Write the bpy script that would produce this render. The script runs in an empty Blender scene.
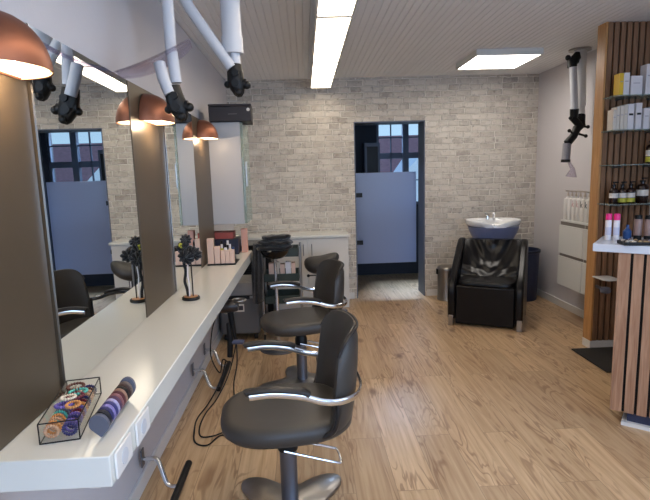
import bpy, bmesh, math, random
from mathutils import Vector, Matrix
random.seed(7)
PI = math.pi
C = bpy.context.scene.collection

# ------------------------------------------------------------------ helpers
def lin(c):
    return tuple((v/255/12.92) if v/255 <= .04045 else ((v/255+.055)/1.055)**2.4 for v in c)

def mat(name, rgb, rough=.5, metal=0., spec=.5, emit=None, estr=0., coat=0., trans=0., ior=1.45, noise=0., nscale=40., bump=0., bscale=200., sheen=0.):
    m = bpy.data.materials.new(name); m.use_nodes = True
    nt = m.node_tree; b = nt.nodes['Principled BSDF']
    col = (*lin(rgb), 1)
    b.inputs['Base Color'].default_value = col
    b.inputs['Roughness'].default_value = rough
    b.inputs['Metallic'].default_value = metal
    b.inputs['Specular IOR Level'].default_value = spec
    b.inputs['Coat Weight'].default_value = coat
    b.inputs['Transmission Weight'].default_value = trans
    b.inputs['IOR'].default_value = ior
    b.inputs['Sheen Weight'].default_value = sheen
    if emit:
        b.inputs['Emission Color'].default_value = (*lin(emit), 1)
        b.inputs['Emission Strength'].default_value = estr
    tc = nt.nodes.new('ShaderNodeTexCoord')
    n = nt.nodes.new('ShaderNodeTexNoise'); n.inputs['Scale'].default_value = nscale; n.inputs['Detail'].default_value = 4
    nt.links.new(tc.outputs['Object'], n.inputs['Vector'])
    mx = nt.nodes.new('ShaderNodeMix'); mx.data_type = 'RGBA'; mx.blend_type = 'MULTIPLY'
    mx.inputs[0].default_value = noise; mx.inputs[6].default_value = col
    cr = nt.nodes.new('ShaderNodeValToRGB'); cr.color_ramp.elements[0].position = .3; cr.color_ramp.elements[1].position = .7
    cr.color_ramp.elements[0].color = (.35, .35, .35, 1)
    nt.links.new(n.outputs['Fac'], cr.inputs['Fac']); nt.links.new(cr.outputs['Color'], mx.inputs[7])
    nt.links.new(mx.outputs[2], b.inputs['Base Color'])
    if bump:
        n2 = nt.nodes.new('ShaderNodeTexNoise'); n2.inputs['Scale'].default_value = bscale
        nt.links.new(tc.outputs['Object'], n2.inputs['Vector'])
        bp = nt.nodes.new('ShaderNodeBump'); bp.inputs['Strength'].default_value = bump; bp.inputs['Distance'].default_value = .01
        nt.links.new(n2.outputs['Fac'], bp.inputs['Height']); nt.links.new(bp.outputs['Normal'], b.inputs['Normal'])
    return m

def glass_mat(name, tint=(235, 245, 245), refl=1.0, haze=0.):
    m = bpy.data.materials.new(name); m.use_nodes = True
    nt = m.node_tree; nt.nodes.clear()
    out = nt.nodes.new('ShaderNodeOutputMaterial')
    t = nt.nodes.new('ShaderNodeBsdfTransparent'); t.inputs[0].default_value = (*lin(tint), 1)
    g = nt.nodes.new('ShaderNodeBsdfGlossy'); g.inputs['Roughness'].default_value = .03
    f = nt.nodes.new('ShaderNodeFresnel'); f.inputs[0].default_value = 1.45
    mx = nt.nodes.new('ShaderNodeMixShader')
    ge = nt.nodes.new('ShaderNodeNewGeometry'); iv = nt.nodes.new('ShaderNodeMath'); iv.operation = 'SUBTRACT'; iv.inputs[0].default_value = 1; nt.links.new(ge.outputs['Backfacing'], iv.inputs[1])
    ml = nt.nodes.new('ShaderNodeMath'); ml.operation = 'MULTIPLY'; nt.links.new(f.outputs[0], ml.inputs[0]); nt.links.new(iv.outputs[0], ml.inputs[1])
    nt.links.new(ml.outputs[0], mx.inputs[0]); nt.links.new(t.outputs[0], mx.inputs[1]); nt.links.new(g.outputs[0], mx.inputs[2])
    last = mx
    if haze:
        d = nt.nodes.new('ShaderNodeBsdfDiffuse'); d.inputs[0].default_value = (*lin(tint), 1)
        m2 = nt.nodes.new('ShaderNodeMixShader'); m2.inputs[0].default_value = haze
        nt.links.new(last.outputs[0], m2.inputs[1]); nt.links.new(d.outputs[0], m2.inputs[2]); last = m2
    nt.links.new(last.outputs[0], out.inputs[0])
    return m

class B:
    """collects shapes, links them as one mesh object"""
    def __init__(s): s.bm = bmesh.new()
    def face(s, vs):
        try: return s.bm.faces.new(vs)
        except ValueError: return None
    def box(s, x0, x1, y0, y1, z0, z1, M=None):
        v = [s.bm.verts.new((M @ Vector(p)) if M else p) for p in
             [(x0,y0,z0),(x1,y0,z0),(x1,y1,z0),(x0,y1,z0),(x0,y0,z1),(x1,y0,z1),(x1,y1,z1),(x0,y1,z1)]]
        for f in [(0,3,2,1),(4,5,6,7),(0,1,5,4),(1,2,6,5),(2,3,7,6),(3,0,4,7)]: s.face([v[i] for i in f])
        return s
    def loft(s, rings, cap=True, close=False):
        rs = [[s.bm.verts.new(p) for p in r] for r in rings]
        n = len(rs[0]); m = len(rs)
        for i in range(m if close else m-1):
            a, b = rs[i], rs[(i+1) % m]
            for j in range(n): s.face([a[j], a[(j+1) % n], b[(j+1) % n], b[j]])
        if cap and not close:
            s.face(rs[0][::-1]); s.face(rs[-1])
        return s
    def tube(s, pts, r=.01, seg=10, rad=None, flat=None, closed=False):
        """pts path; rad optional radius list; flat=(w,h) gives an elliptical section with h along 'up'"""
        P = [Vector(p) for p in pts]; n = len(P); rings = []
        up = None
        for i, p in enumerate(P):
            if closed: t = (P[(i+1) % n]-P[i-1]).normalized()
            else: t = (P[min(i+1, n-1)]-P[max(i-1, 0)]).normalized()
            if flat:
                sd = t.cross(Vector((0,0,1))).normalized(); u = sd.cross(t).normalized()
            else:
                if up is None: up = t.orthogonal().normalized()
                up = (up - t*up.dot(t)).normalized(); sd = t.cross(up); u = up
            rr = rad[i] if rad else r
            w, h = (flat if flat else (rr, rr))
            rings.append([p + sd*math.cos(a)*w + u*math.sin(a)*h for a in [2*PI*k/seg for k in range(seg)]])
        return s.loft(rings, cap=not closed, close=closed)
    def cyl(s, p0, p1, r0, r1=None, seg=24):
        return s.tube([p0, p1], seg=seg, rad=[r0, r0 if r1 is None else r1])
    def lathe(s, prof, c=(0,0,0), seg=32, M=None, a=1., b=1.):
        rings = []
        for r, z in prof:
            ring = [Vector((c[0]+a*r*math.cos(2*PI*k/seg), c[1]+b*r*math.sin(2*PI*k/seg), c[2]+z)) for k in range(seg)]
            rings.append([M @ p for p in ring] if M else ring)
        return s.loft(rings)
    def sup(s, a, b, p, rings, c=(0,0,0), seg=48):
        """superellipse loft; rings = (scale, z)"""
        R = []
        for sc, z in rings:
            ring = []
            for k in range(seg):
                t = 2*PI*k/seg; ct, st = math.cos(t), math.sin(t)
                ring.append(Vector((c[0]+sc*a*math.copysign(abs(ct)**(2/p), ct), c[1]+sc*b*math.copysign(abs(st)**(2/p), st), c[2]+z)))
            R.append(ring)
        return s.loft(R)
    def prism(s, poly, axis, a, b):
        def pt(u, v, w): return {'x': (w,u,v), 'y': (u,w,v), 'z': (u,v,w)}[axis]
        return s.loft([[Vector(pt(u,v,a)) for u,v in poly], [Vector(pt(u,v,b)) for u,v in poly]])
    def torus(s, c, R, r, M=None, seg=28, rs=8, wob=0, k=0):
        rings = []
        for i in range(seg):
            t = 2*PI*i/seg; rr = r*(1+wob*math.sin(k*t)); ring = []
            for j in range(rs):
                u = 2*PI*j/rs
                q = Vector(((R+rr*math.cos(u))*math.cos(t), (R+rr*math.cos(u))*math.sin(t), rr*math.sin(u)))
                if M: q = M @ q
                ring.append(q+Vector(c))
            rings.append(ring)
        return s.loft(rings, cap=False, close=True)
    def ball(s, c, rx, ry=None, rz=None, seg=20, M=None):
        ry = rx if ry is None else ry; rz = rx if rz is None else rz
        m = seg//2; rings = []
        for i in range(m+1):
            t = PI*i/m; e = max(math.sin(t), .02)
            ring = [Vector((rx*e*math.cos(2*PI*k/seg), ry*e*math.sin(2*PI*k/seg), -rz*math.cos(t))) for k in range(seg)]
            rings.append([(M @ q if M else q)+Vector(c) for q in ring])
        return s.loft(rings)
    def out(s, name, m, parent=None, smooth=True, bevel=0., loc=None, kind=None):
        bmesh.ops.recalc_face_normals(s.bm, faces=s.bm.faces)
        me = bpy.data.meshes.new(name); s.bm.to_mesh(me); s.bm.free()
        me.materials.append(m)
        if smooth:
            me.polygons.foreach_set('use_smooth', [True]*len(me.polygons)); me.set_sharp_from_angle(angle=math.radians(38))
        o = bpy.data.objects.new(name, me); C.objects.link(o)
        if parent: o.parent = parent
        if loc: o.location = loc
        if kind: o['kind'] = kind
        if bevel:
            md = o.modifiers.new('bevel', 'BEVEL'); md.width = bevel; md.segments = 2; md.limit_method = 'ANGLE'; md.angle_limit = .6
        return o

def tag(o, label, cat, group=None):
    o['label'] = label; o['category'] = cat
    if group: o['group'] = group
    return o
def thing(name, label, cat, loc=(0,0,0), rz=0, group=None):
    o = bpy.data.objects.new(name, None); C.objects.link(o); o.empty_display_size = .05
    o.location = loc; o.rotation_euler = (0,0,rz)
    return tag(o, label, cat, group)
def kids(o): return [c for c in bpy.data.objects if c.parent == o]
def dup(root, loc, rz=0, label=None, swap=None):
    def cp(o, par):
        c = o.copy(); C.objects.link(c)
        if par: c.parent = par
        for ch in kids(o): cp(ch, c)
        return c
    r = cp(root, None); r.location = loc; r.rotation_euler = (0,0,rz)
    if label: r['label'] = label
    return r
def spline(pts, n=8):
    P = [Vector(p) for p in pts]; P = [P[0]*2-P[1]]+P+[P[-1]*2-P[-2]]; out = []
    for i in range(1, len(P)-2):
        for k in range(n):
            t = k/n; a, b, c, d = P[i-1:i+3]
            out.append(.5*((2*b)+(c-a)*t+(2*a-5*b+4*c-d)*t*t+(-a+3*b-3*c+d)*t**3))
    out.append(P[-2]); return out
def text(name, s, size, m, parent, M, ext=.0006):
    cu = bpy.data.curves.new(name, 'FONT'); cu.body = s; cu.size = size; cu.extrude = ext
    cu.align_x = 'CENTER'; cu.align_y = 'CENTER'
    tmp = bpy.data.objects.new(name+'_tmp', cu); C.objects.link(tmp)
    bpy.context.view_layer.update(); dg = bpy.context.evaluated_depsgraph_get(); me = bpy.data.meshes.new_from_object(tmp.evaluated_get(dg))
    bpy.data.objects.remove(tmp)
    me.materials.clear(); me.materials.append(m); me.transform(M)
    o = bpy.data.objects.new(name, me); C.objects.link(o); o.parent = parent; return o

# ------------------------------------------------------------------ dimensions
XL, XR, D, H = -.82, 2.673, 5.70, 2.5
YF = -1.9
XM, ZT, ZM, XF = -.742, .82, 1.877, -.471
DL, DR, DT = .576, 1.385, 2.028

# ------------------------------------------------------------------ materials
M = {}
M['white'] = mat('white_laminate', (226,226,222), .28)
M['top_white'] = mat('worktop_gloss_white', (222,222,214), .16, spec=.6)
M['wall'] = mat('painted_wall', (208,204,206), .85, noise=.04, nscale=3, bump=.08, bscale=90)
M['trim'] = mat('white_trim', (228,226,222), .4)
M['black_vinyl'] = mat('black_vinyl', (34,32,32), .38, spec=.5, bump=.06, bscale=300)
M['grey_vinyl'] = mat('charcoal_vinyl', (63,60,57), .42, spec=.5, bump=.05, bscale=260)
M['leather'] = mat('glossy_black_leather', (11,10,12), .28, spec=.35, bump=.08, bscale=60)
M['chrome'] = mat('chrome', (225,228,232), .12, 1.)
M['satin'] = mat('brushed_aluminium', (172,170,168), .32, 1., noise=.15, nscale=20)
M['gunmetal'] = mat('dark_grey_metal', (112,115,124), .36, .8)
M['black'] = mat('black_plastic', (13,13,14), .45, spec=.35)
M['black_gloss'] = mat('black_gloss', (14,13,14), .15)
M['brown_panel'] = mat('bronze_brown_panel', (88,76,61), .42, .25, noise=.12, nscale=6)
M['mirror'] = mat('mirror_silver', (232,236,236), .0, 1.)
M['copper'] = mat('brushed_copper', (152,100,78), .42, .85, noise=.15, nscale=12)
M['shade_in'] = mat('cream_shade_lining', (250,235,205), .6)
M['bulb'] = mat('lit_bulb', (255,230,190), .5, emit=(255,232,196), estr=1.1)
M['pipe'] = mat('white_pipe', (196,198,203), .35)
M['steel'] = mat('brushed_steel', (176,170,162), .3, 1., noise=.25, nscale=8)
M['navy'] = mat('dark_navy_plastic', (46,54,80), .4)
M['ceramic'] = mat('white_ceramic', (240,240,238), .1, coat=.5)
M['copperwood'] = mat('wood_disc', (176,120,66), .4, noise=.4, nscale=60)
M['peach'] = mat('peach_carton', (228,194,174), .55)
M['carton'] = mat('white_carton', (226,222,224), .5)
M['ivory'] = mat('ivory_carton', (214,204,190), .5)
M['yellow'] = mat('yellow_carton', (232,190,62), .5)
M['amber'] = mat('dark_amber_bottle', (40,22,16), .18)
M['label'] = mat('white_label', (226,220,212), .6)
M['lime'] = mat('yellow_green_label', (196,190,72), .6)
M['pink'] = mat('hot_pink_cap', (222,36,124), .35)
M['blue'] = mat('blue_bottle', (40,72,120), .3)
M['taupe'] = mat('taupe_tube', (138,112,104), .4)
M['greygreen'] = mat('dark_green_tray', (52,62,56), .4)
M['clearplastic'] = mat('milky_plastic', (240,238,234), .3)
M['inkblack'] = mat('black_ink', (18,18,18), .6)
M['inkrose'] = mat('pale_rose_ink', (214,176,178), .6)
M['towel'] = mat('black_towel', (17,17,19), .95, bump=.6, bscale=120, sheen=.3)
M['glass'] = glass_mat('clear_glass', (253,254,254))
M['greenglass'] = glass_mat('greenish_glass', (216,228,222), haze=.25)
M['acrylic'] = glass_mat('clear_acrylic', (232,228,236), haze=.10)
M['frame_blue'] = mat('grey_blue_frame', (94,103,120), .5)
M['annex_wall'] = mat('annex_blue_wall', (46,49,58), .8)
M['greyfab'] = mat('grey_display_fabric', (96,98,112), .85)
M['mat_dark'] = mat('dark_floor_mat', (40,37,34), .85, bump=.4, bscale=400)
M['darkcore'] = mat('black_backing', (20,16,13), .8)
M['lamp_diff'] = mat('lit_diffuser', (255,255,250), .5, emit=(255,238,214), estr=4.0)
M['panel_diff'] = mat('lit_panel', (255,255,255), .5, emit=(255,246,236), estr=4.5)
M['lamp_body'] = mat('white_fixture', (214,212,206), .4)

def wood(name, c1, c2, axis='Z', rough=.45):
    m = bpy.data.materials.new(name); m.use_nodes = True; nt = m.node_tree; b = nt.nodes['Principled BSDF']
    tc = nt.nodes.new('ShaderNodeTexCoord'); mp = nt.nodes.new('ShaderNodeMapping')
    mp.inputs['Scale'].default_value = (60,60,4) if axis == 'Z' else (60,4,60)
    n = nt.nodes.new('ShaderNodeTexNoise'); n.inputs['Scale'].default_value = 1; n.inputs['Detail'].default_value = 5; n.inputs['Distortion'].default_value = 1.2
    r = nt.nodes.new('ShaderNodeValToRGB'); r.color_ramp.elements[0].position = .3; r.color_ramp.elements[1].position = .72
    r.color_ramp.elements[0].color = (*lin(c1),1); r.color_ramp.elements[1].color = (*lin(c2),1)
    L = nt.links.new
    L(tc.outputs['Object'], mp.inputs[0]); L(mp.outputs[0], n.inputs['Vector']); L(n.outputs['Fac'], r.inputs[0]); L(r.outputs[0], b.inputs['Base Color'])
    b.inputs['Roughness'].default_value = rough
    return m
M['oak'] = wood('oak_slats', (150,110,84), (186,146,116))
M['oak_dark'] = wood('warm_oak_slats', (116,84,60), (152,114,84))
M['oak_edge'] = wood('golden_oak_edge', (176,126,74), (206,158,104))

def floor_mat():
    m = bpy.data.materials.new('oak_laminate_planks'); m.use_nodes = True; nt = m.node_tree; b = nt.nodes['Principled BSDF']; L = nt.links.new
    N = nt.nodes.new
    tc = N('ShaderNodeTexCoord'); sx = N('ShaderNodeSeparateXYZ'); cb = N('ShaderNodeCombineXYZ')
    L(tc.outputs['Object'], sx.inputs[0]); L(sx.outputs[1], cb.inputs[0]); L(sx.outputs[0], cb.inputs[1])
    br = N('ShaderNodeTexBrick'); br.offset = .37; br.offset_frequency = 2; br.inputs['Scale'].default_value = 1
    br.inputs['Brick Width'].default_value = 1.28; br.inputs['Row Height'].default_value = .19
    br.inputs['Mortar Size'].default_value = .0015; br.inputs['Mortar Smooth'].default_value = .2
    br.inputs['Color1'].default_value = (0,0,0,1); br.inputs['Color2'].default_value = (1,1,1,1); br.inputs['Mortar'].default_value = (.5,.5,.5,1)
    L(cb.outputs[0], br.inputs['Vector'])
    # per plank offset for the grain
    off = N('ShaderNodeVectorMath'); off.operation = 'MULTIPLY_ADD'; off.inputs[1].default_value = (7.3, 13.1, 0); L(br.outputs['Color'], off.inputs[0]); L(tc.outputs['Object'], off.inputs[2])
    mp = N('ShaderNodeMapping'); mp.inputs['Scale'].default_value = (9, 1.3, 1); L(off.outputs[0], mp.inputs[0])
    n1 = N('ShaderNodeTexNoise'); n1.inputs['Scale'].default_value = 1.0; n1.inputs['Detail'].default_value = 3; n1.inputs['Distortion'].default_value = .6; L(mp.outputs[0], n1.inputs['Vector'])
    # growth rings: contour lines of the noise
    w = N('ShaderNodeMath'); w.operation = 'MULTIPLY'; w.inputs[1].default_value = 60; L(n1.outputs['Fac'], w.inputs[0])
    sn = N('ShaderNodeMath'); sn.operation = 'SINE'; L(w.outputs[0], sn.inputs[0])
    mp2 = N('ShaderNodeMapping'); mp2.inputs['Scale'].default_value = (45, 2, 1); L(off.outputs[0], mp2.inputs[0])
    n2 = N('ShaderNodeTexNoise'); n2.inputs['Scale'].default_value = 1; n2.inputs['Detail'].default_value = 5; L(mp2.outputs[0], n2.inputs['Vector'])
    # patches where the figure is strong
    mp3 = N('ShaderNodeMapping'); mp3.inputs['Scale'].default_value = (6, 1.6, 1); mp3.inputs['Location'].default_value = (4,8,0); L(off.outputs[0], mp3.inputs[0])
    n3 = N('ShaderNodeTexNoise'); n3.inputs['Scale'].default_value = 1; n3.inputs['Detail'].default_value = 2; L(mp3.outputs[0], n3.inputs['Vector'])
    pr = N('ShaderNodeMapRange'); pr.inputs[1].default_value = .42; pr.inputs[2].default_value = .56; L(n3.outputs['Fac'], pr.inputs[0])
    sr = N('ShaderNodeMapRange'); sr.inputs[1].default_value = .35; sr.inputs[2].default_value = 1.; L(sn.outputs[0], sr.inputs[0])
    fig = N('ShaderNodeMath'); fig.operation = 'MULTIPLY'; L(pr.outputs[0], fig.inputs[0]); L(sr.outputs[0], fig.inputs[1])
    base = N('ShaderNodeValToRGB'); e = base.color_ramp.elements; e[0].position = .28; e[1].position = .75
    e[0].color = (*lin((188,152,112)),1); e[1].color = (*lin((224,194,154)),1); L(n2.outputs['Fac'], base.inputs[0])
    pl = N('ShaderNodeMix'); pl.data_type = 'RGBA'; pl.blend_type = 'MULTIPLY'; pl.inputs[0].default_value = 1
    pr2 = N('ShaderNodeValToRGB'); pr2.color_ramp.elements[0].color = (.74,.72,.71,1); pr2.color_ramp.elements[1].color = (1,1,1,1); L(br.outputs['Color'], pr2.inputs[0])
    L(base.outputs[0], pl.inputs[6]); L(pr2.outputs[0], pl.inputs[7])
    mf = N('ShaderNodeMix'); mf.data_type = 'RGBA'; mf.inputs[7].default_value = (*lin((128,88,58)),1)
    fm = N('ShaderNodeMath'); fm.operation = 'MULTIPLY'; fm.inputs[1].default_value = .62; L(fig.outputs[0], fm.inputs[0]); L(fm.outputs[0], mf.inputs[0]); L(pl.outputs[2], mf.inputs[6])
    # knots
    mp4 = N('ShaderNodeMapping'); mp4.inputs['Scale'].default_value = (3.6, 1.7, 1); L(off.outputs[0], mp4.inputs[0])
    vo = N('ShaderNodeTexVoronoi'); vo.inputs['Scale'].default_value = 1; vo.inputs['Randomness'].default_value = 1; L(mp4.outputs[0], vo.inputs['Vector'])
    kr = N('ShaderNodeMapRange'); kr.inputs[1].default_value = .13; kr.inputs[2].default_value = .05; kr.inputs[3].default_value = 0; kr.inputs[4].default_value = .75; L(vo.outputs['Distance'], kr.inputs[0])
    mk = N('ShaderNodeMix'); mk.data_type = 'RGBA'; mk.inputs[7].default_value = (*lin((112,76,50)),1); L(kr.outputs[0], mk.inputs[0]); L(mf.outputs[2], mk.inputs[6])
    mj = N('ShaderNodeMix'); mj.data_type = 'RGBA'; mj.inputs[7].default_value = (*lin((130,102,76)),1)
    jf = N('ShaderNodeMath'); jf.operation = 'MULTIPLY'; jf.inputs[1].default_value = .7; L(br.outputs['Fac'], jf.inputs[0]); L(jf.outputs[0], mj.inputs[0]); L(mk.outputs[2], mj.inputs[6])
    L(mj.outputs[2], b.inputs['Base Color'])
    b.inputs['Roughness'].default_value = .36; b.inputs['Specular IOR Level'].default_value = .45
    bp = N('ShaderNodeBump'); bp.inputs['Strength'].default_value = .12; bp.inputs['Distance'].default_value = .002; L(n2.outputs['Fac'], bp.inputs['Height']); L(bp.outputs[0], b.inputs['Normal'])
    return m
M['floor'] = floor_mat()

def brick_mat():
    m = bpy.data.materials.new('whitewashed_brick'); m.use_nodes = True; nt = m.node_tree; b = nt.nodes['Principled BSDF']; L = nt.links.new; N = nt.nodes.new
    tc = N('ShaderNodeTexCoord'); sx = N('ShaderNodeSeparateXYZ'); cb = N('ShaderNodeCombineXYZ')
    L(tc.outputs['Object'], sx.inputs[0]); L(sx.outputs[0], cb.inputs[0]); L(sx.outputs[2], cb.inputs[1])
    nz = N('ShaderNodeTexNoise'); nz.inputs['Scale'].default_value = 7; nz.inputs['Detail'].default_value = 3; L(cb.outputs[0], nz.inputs['Vector'])
    dm = N('ShaderNodeVectorMath'); dm.operation = 'MULTIPLY_ADD'; dm.inputs[1].default_value = (.03,.026,0); L(nz.outputs['Color'], dm.inputs[0]); L(cb.outputs[0], dm.inputs[2])
    def brick(ms, sm):
        br = N('ShaderNodeTexBrick'); br.offset = .45; br.squash = .7; br.squash_frequency = 3; br.inputs['Scale'].default_value = 1
        br.inputs['Brick Width'].default_value = .175; br.inputs['Row Height'].default_value = .0655
        br.inputs['Mortar Size'].default_value = ms; br.inputs['Mortar Smooth'].default_value = sm; br.inputs['Bias'].default_value = -.15
        br.inputs['Color1'].default_value = (*lin((208,199,186)),1); br.inputs['Color2'].default_value = (*lin((156,146,136)),1)
        br.inputs['Mortar'].default_value = (*lin((234,228,218)),1); L(dm.outputs[0], br.inputs['Vector']); return br
    br = brick(.0075, .5)
    n2 = N('ShaderNodeTexNoise'); n2.inputs['Scale'].default_value = 9; n2.inputs['Detail'].default_value = 6; n2.inputs['Roughness'].default_value = .7; L(cb.outputs[0], n2.inputs['Vector'])
    r2 = N('ShaderNodeMapRange'); r2.inputs[1].default_value = .42; r2.inputs[2].default_value = .62; L(n2.outputs['Fac'], r2.inputs[0])
    # whitewash patches over the bricks
    mw = N('ShaderNodeMix'); mw.data_type = 'RGBA'; mw.inputs[7].default_value = (*lin((218,211,199)),1)
    f2 = N('ShaderNodeMath'); f2.operation = 'MULTIPLY'; f2.inputs[1].default_value = .7; L(r2.outputs[0], f2.inputs[0]); L(f2.outputs[0], mw.inputs[0]); L(br.outputs['Color'], mw.inputs[6])
    # small dark chips
    n3 = N('ShaderNodeTexNoise'); n3.inputs['Scale'].default_value = 26; n3.inputs['Detail'].default_value = 5; L(cb.outputs[0], n3.inputs['Vector'])
    r3 = N('ShaderNodeMapRange'); r3.inputs[1].default_value = .57; r3.inputs[2].default_value = .76; r3.inputs[4].default_value = .7; L(n3.outputs['Fac'], r3.inputs[0])
    mc = N('ShaderNodeMix'); mc.data_type = 'RGBA'; mc.inputs[7].default_value = (*lin((120,106,96)),1); L(r3.outputs[0], mc.inputs[0]); L(mw.outputs[2], mc.inputs[6])
    L(mc.outputs[2], b.inputs['Base Color']); b.inputs['Roughness'].default_value = .9
    inv = N('ShaderNodeMath'); inv.operation = 'SUBTRACT'; inv.inputs[0].default_value = 1; L(br.outputs['Fac'], inv.inputs[1])
    hh = N('ShaderNodeMath'); hh.operation = 'MULTIPLY_ADD'; hh.inputs[1].default_value = .5; L(n2.outputs['Fac'], hh.inputs[0]); L(inv.outputs[0], hh.inputs[2])
    bp = N('ShaderNodeBump'); bp.inputs['Strength'].default_value = 1.; bp.inputs['Distance'].default_value = .014; L(hh.outputs[0], bp.inputs['Height']); L(bp.outputs[0], b.inputs['Normal'])
    return m
M['brick'] = brick_mat()
M['ceiling'] = mat('ceiling_boards', (236,236,238), .7)

def frosted():
    m = bpy.data.materials.new('frosted_glass'); m.use_nodes = True; nt = m.node_tree; nt.nodes.clear(); L = nt.links.new; N = nt.nodes.new
    out = N('ShaderNodeOutputMaterial'); r = N('ShaderNodeBsdfRefraction'); r.inputs['Roughness'].default_value = .75; r.inputs['IOR'].default_value = 1.12; r.inputs[0].default_value = (*lin((205,222,245)),1)
    t = N('ShaderNodeBsdfTranslucent'); t.inputs[0].default_value = (*lin((200,212,235)),1)
    d = N('ShaderNodeBsdfDiffuse'); d.inputs[0].default_value = (*lin((150,160,190)),1)
    g = N('ShaderNodeBsdfGlossy'); g.inputs['Roughness'].default_value = .3
    m1 = N('ShaderNodeMixShader'); m1.inputs[0].default_value = .45; L(r.outputs[0], m1.inputs[1]); L(t.outputs[0], m1.inputs[2])
    m2 = N('ShaderNodeMixShader'); m2.inputs[0].default_value = .5; L(m1.outputs[0], m2.inputs[1]); L(d.outputs[0], m2.inputs[2])
    m3 = N('ShaderNodeMixShader'); m3.inputs[0].default_value = .05; L(m2.outputs[0], m3.inputs[1]); L(g.outputs[0], m3.inputs[2])
    L(m3.outputs[0], out.inputs[0]); return m
M['frost'] = frosted()
S = 'structure'

# ------------------------------------------------------------------ room shell
B().box(XL-.2, XR+.9, YF-.2, D+2.9, -.1, 0).out('floor', M['floor'], smooth=False, kind=S)
# beadboard ceiling, real grooves running away from the camera
prof = []; x = XL; pitch = .05
while x < XR-.001:
    x1 = min(x+pitch, XR)
    prof += [(x, H+.006), (x+.004, H), (x1-.004, H), (x1, H+.006)]
    x = x1
poly = prof+[(XR, H+.1), (XL, H+.1)]
cb_ = B()
a = [cb_.bm.verts.new((u, YF, v)) for u, v in prof]; c_ = [cb_.bm.verts.new((u, D, v)) for u, v in prof]
for i in range(len(prof)-1):
    if prof[i] != prof[i+1]: cb_.face([a[i], a[i+1], c_[i+1], c_[i]])
cb_.box(XL-.15, XR+.15, YF-.15, D, H+.02, H+.12)
cb_.out('ceiling', M['ceiling'], smooth=False, kind=S)
B().box(XL-.15, XL, YF-.15, D, 0, H).out('wall_left', M['wall'], smooth=False, kind=S)
wr = B(); RY0, RY1, RZ0, RZ1 = -1.4, 1.3, .8, 2.25  # right wall, with an opening for an added, unseen daylight window
wr.box(XR, XR+.15, YF-.15, RY0, 0, H); wr.box(XR, XR+.15, RY1, D, 0, H); wr.box(XR, XR+.15, RY0, RY1, 0, RZ0); wr.box(XR, XR+.15, RY0, RY1, RZ1, H)
wr.out('wall_right', M['wall'], smooth=False, kind=S)
w3 = B()
for yy in (RY0, -.07, RY1-.05): w3.box(XR+.05, XR+.12, yy, yy+.05, RZ0, RZ1)
w3.box(XR+.05, XR+.12, RY0, RY1, RZ0, RZ0+.05); w3.box(XR+.05, XR+.12, RY0, RY1, RZ1-.05, RZ1)
w3.out('added_window_3', M['trim'], smooth=False, kind=S)
# brick wall with the doorway
wb = B()
wb.box(XL-.15, DL, D, D+.30, 0, H+.1); wb.box(DR, XR+.15, D, D+.30, 0, H+.1); wb.box(DL, DR, D, D+.30, DT, H+.1)
wb.out('wall_back', M['brick'], smooth=False, kind=S)
# wall behind the camera with its shop window
wf = B(); WX0, WX1, WZ0, WZ1 = -.45, 2.45, .55, 2.3
wf.box(XL, WX0, YF-.15, YF, 0, H); wf.box(WX1, XR, YF-.15, YF, 0, H); wf.box(WX0, WX1, YF-.15, YF, 0, WZ0); wf.box(WX0, WX1, YF-.15, YF, WZ1, H)
wf.out('wall_front', M['wall'], smooth=False, kind=S)
w1 = B()
for xx in (WX0, WX0+.95, WX0+1.92, WX1-.05): w1.box(xx, xx+.05, YF-.12, YF-.05, WZ0, WZ1)
w1.box(WX0, WX1, YF-.12, YF-.05, WZ0, WZ0+.05); w1.box(WX0, WX1, YF-.12, YF-.05, WZ1-.05, WZ1)
w1.out('window_1', M['trim'], smooth=False, kind=S)
B().box(XL, XL+.014, YF, D, 0, .075).out('baseboard_left', M['trim'], bevel=.003, kind=S)
B().box(XR-.014, XR, YF, D, 0, .075).out('baseboard_right', M['trim'], bevel=.003, kind=S)
bb = B(); bb.box(XL+.014, DL-.03, D-.014, D, 0, .075); bb.box(DR+.02, XR-.014, D-.014, D, 0, .075); bb.out('baseboard_back', M['trim'], bevel=.003, kind=S)
# door lining
dl = B(); dl.box(DL, DL+.012, D+.002, D+.299, 0, DT); dl.box(DR-.012, DR, D+.002, D+.299, 0, DT); dl.box(DL+.012, DR-.012, D+.002, D+.299, DT-.012, DT)
dl.out('trim_1', M['frame_blue'], smooth=False, kind=S)
# room beyond the doorway
AY = 7.05
aw = B(); hx = [(1.03,1.44),(1.475,1.80)]
WZa, WZb = 1.0, 2.19
aw.box(-.9, 1.03, AY, AY+.2, 0, 2.7); aw.box(1.80, 3.2, AY, AY+.2, 0, 2.7); aw.box(1.03,1.80,AY,AY+.2,0,WZa); aw.box(1.03,1.80,AY,AY+.2,WZb,2.7)
aw.out('wall_far', M['annex_wall'], smooth=False, kind=S)
B().box(-1.0, -.9, D+.30, AY+.2, 0, 2.7).out('wall_far_left', M['annex_wall'], smooth=False, kind=S)
B().box(3.2, 3.3, D+.30, AY+.2, 0, 2.7).out('wall_far_right', M['annex_wall'], smooth=False, kind=S)
B().box(-1.0, 3.3, D+.30, AY+.2, 2.7, 2.8).out('ceiling_far', M['annex_wall'], smooth=False, kind=S)
fr = B()
def bar(x0,x1,z0,z1,d=.05): fr.box(x0,x1,AY+.03,AY+.03+d,z0,z1)
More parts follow.
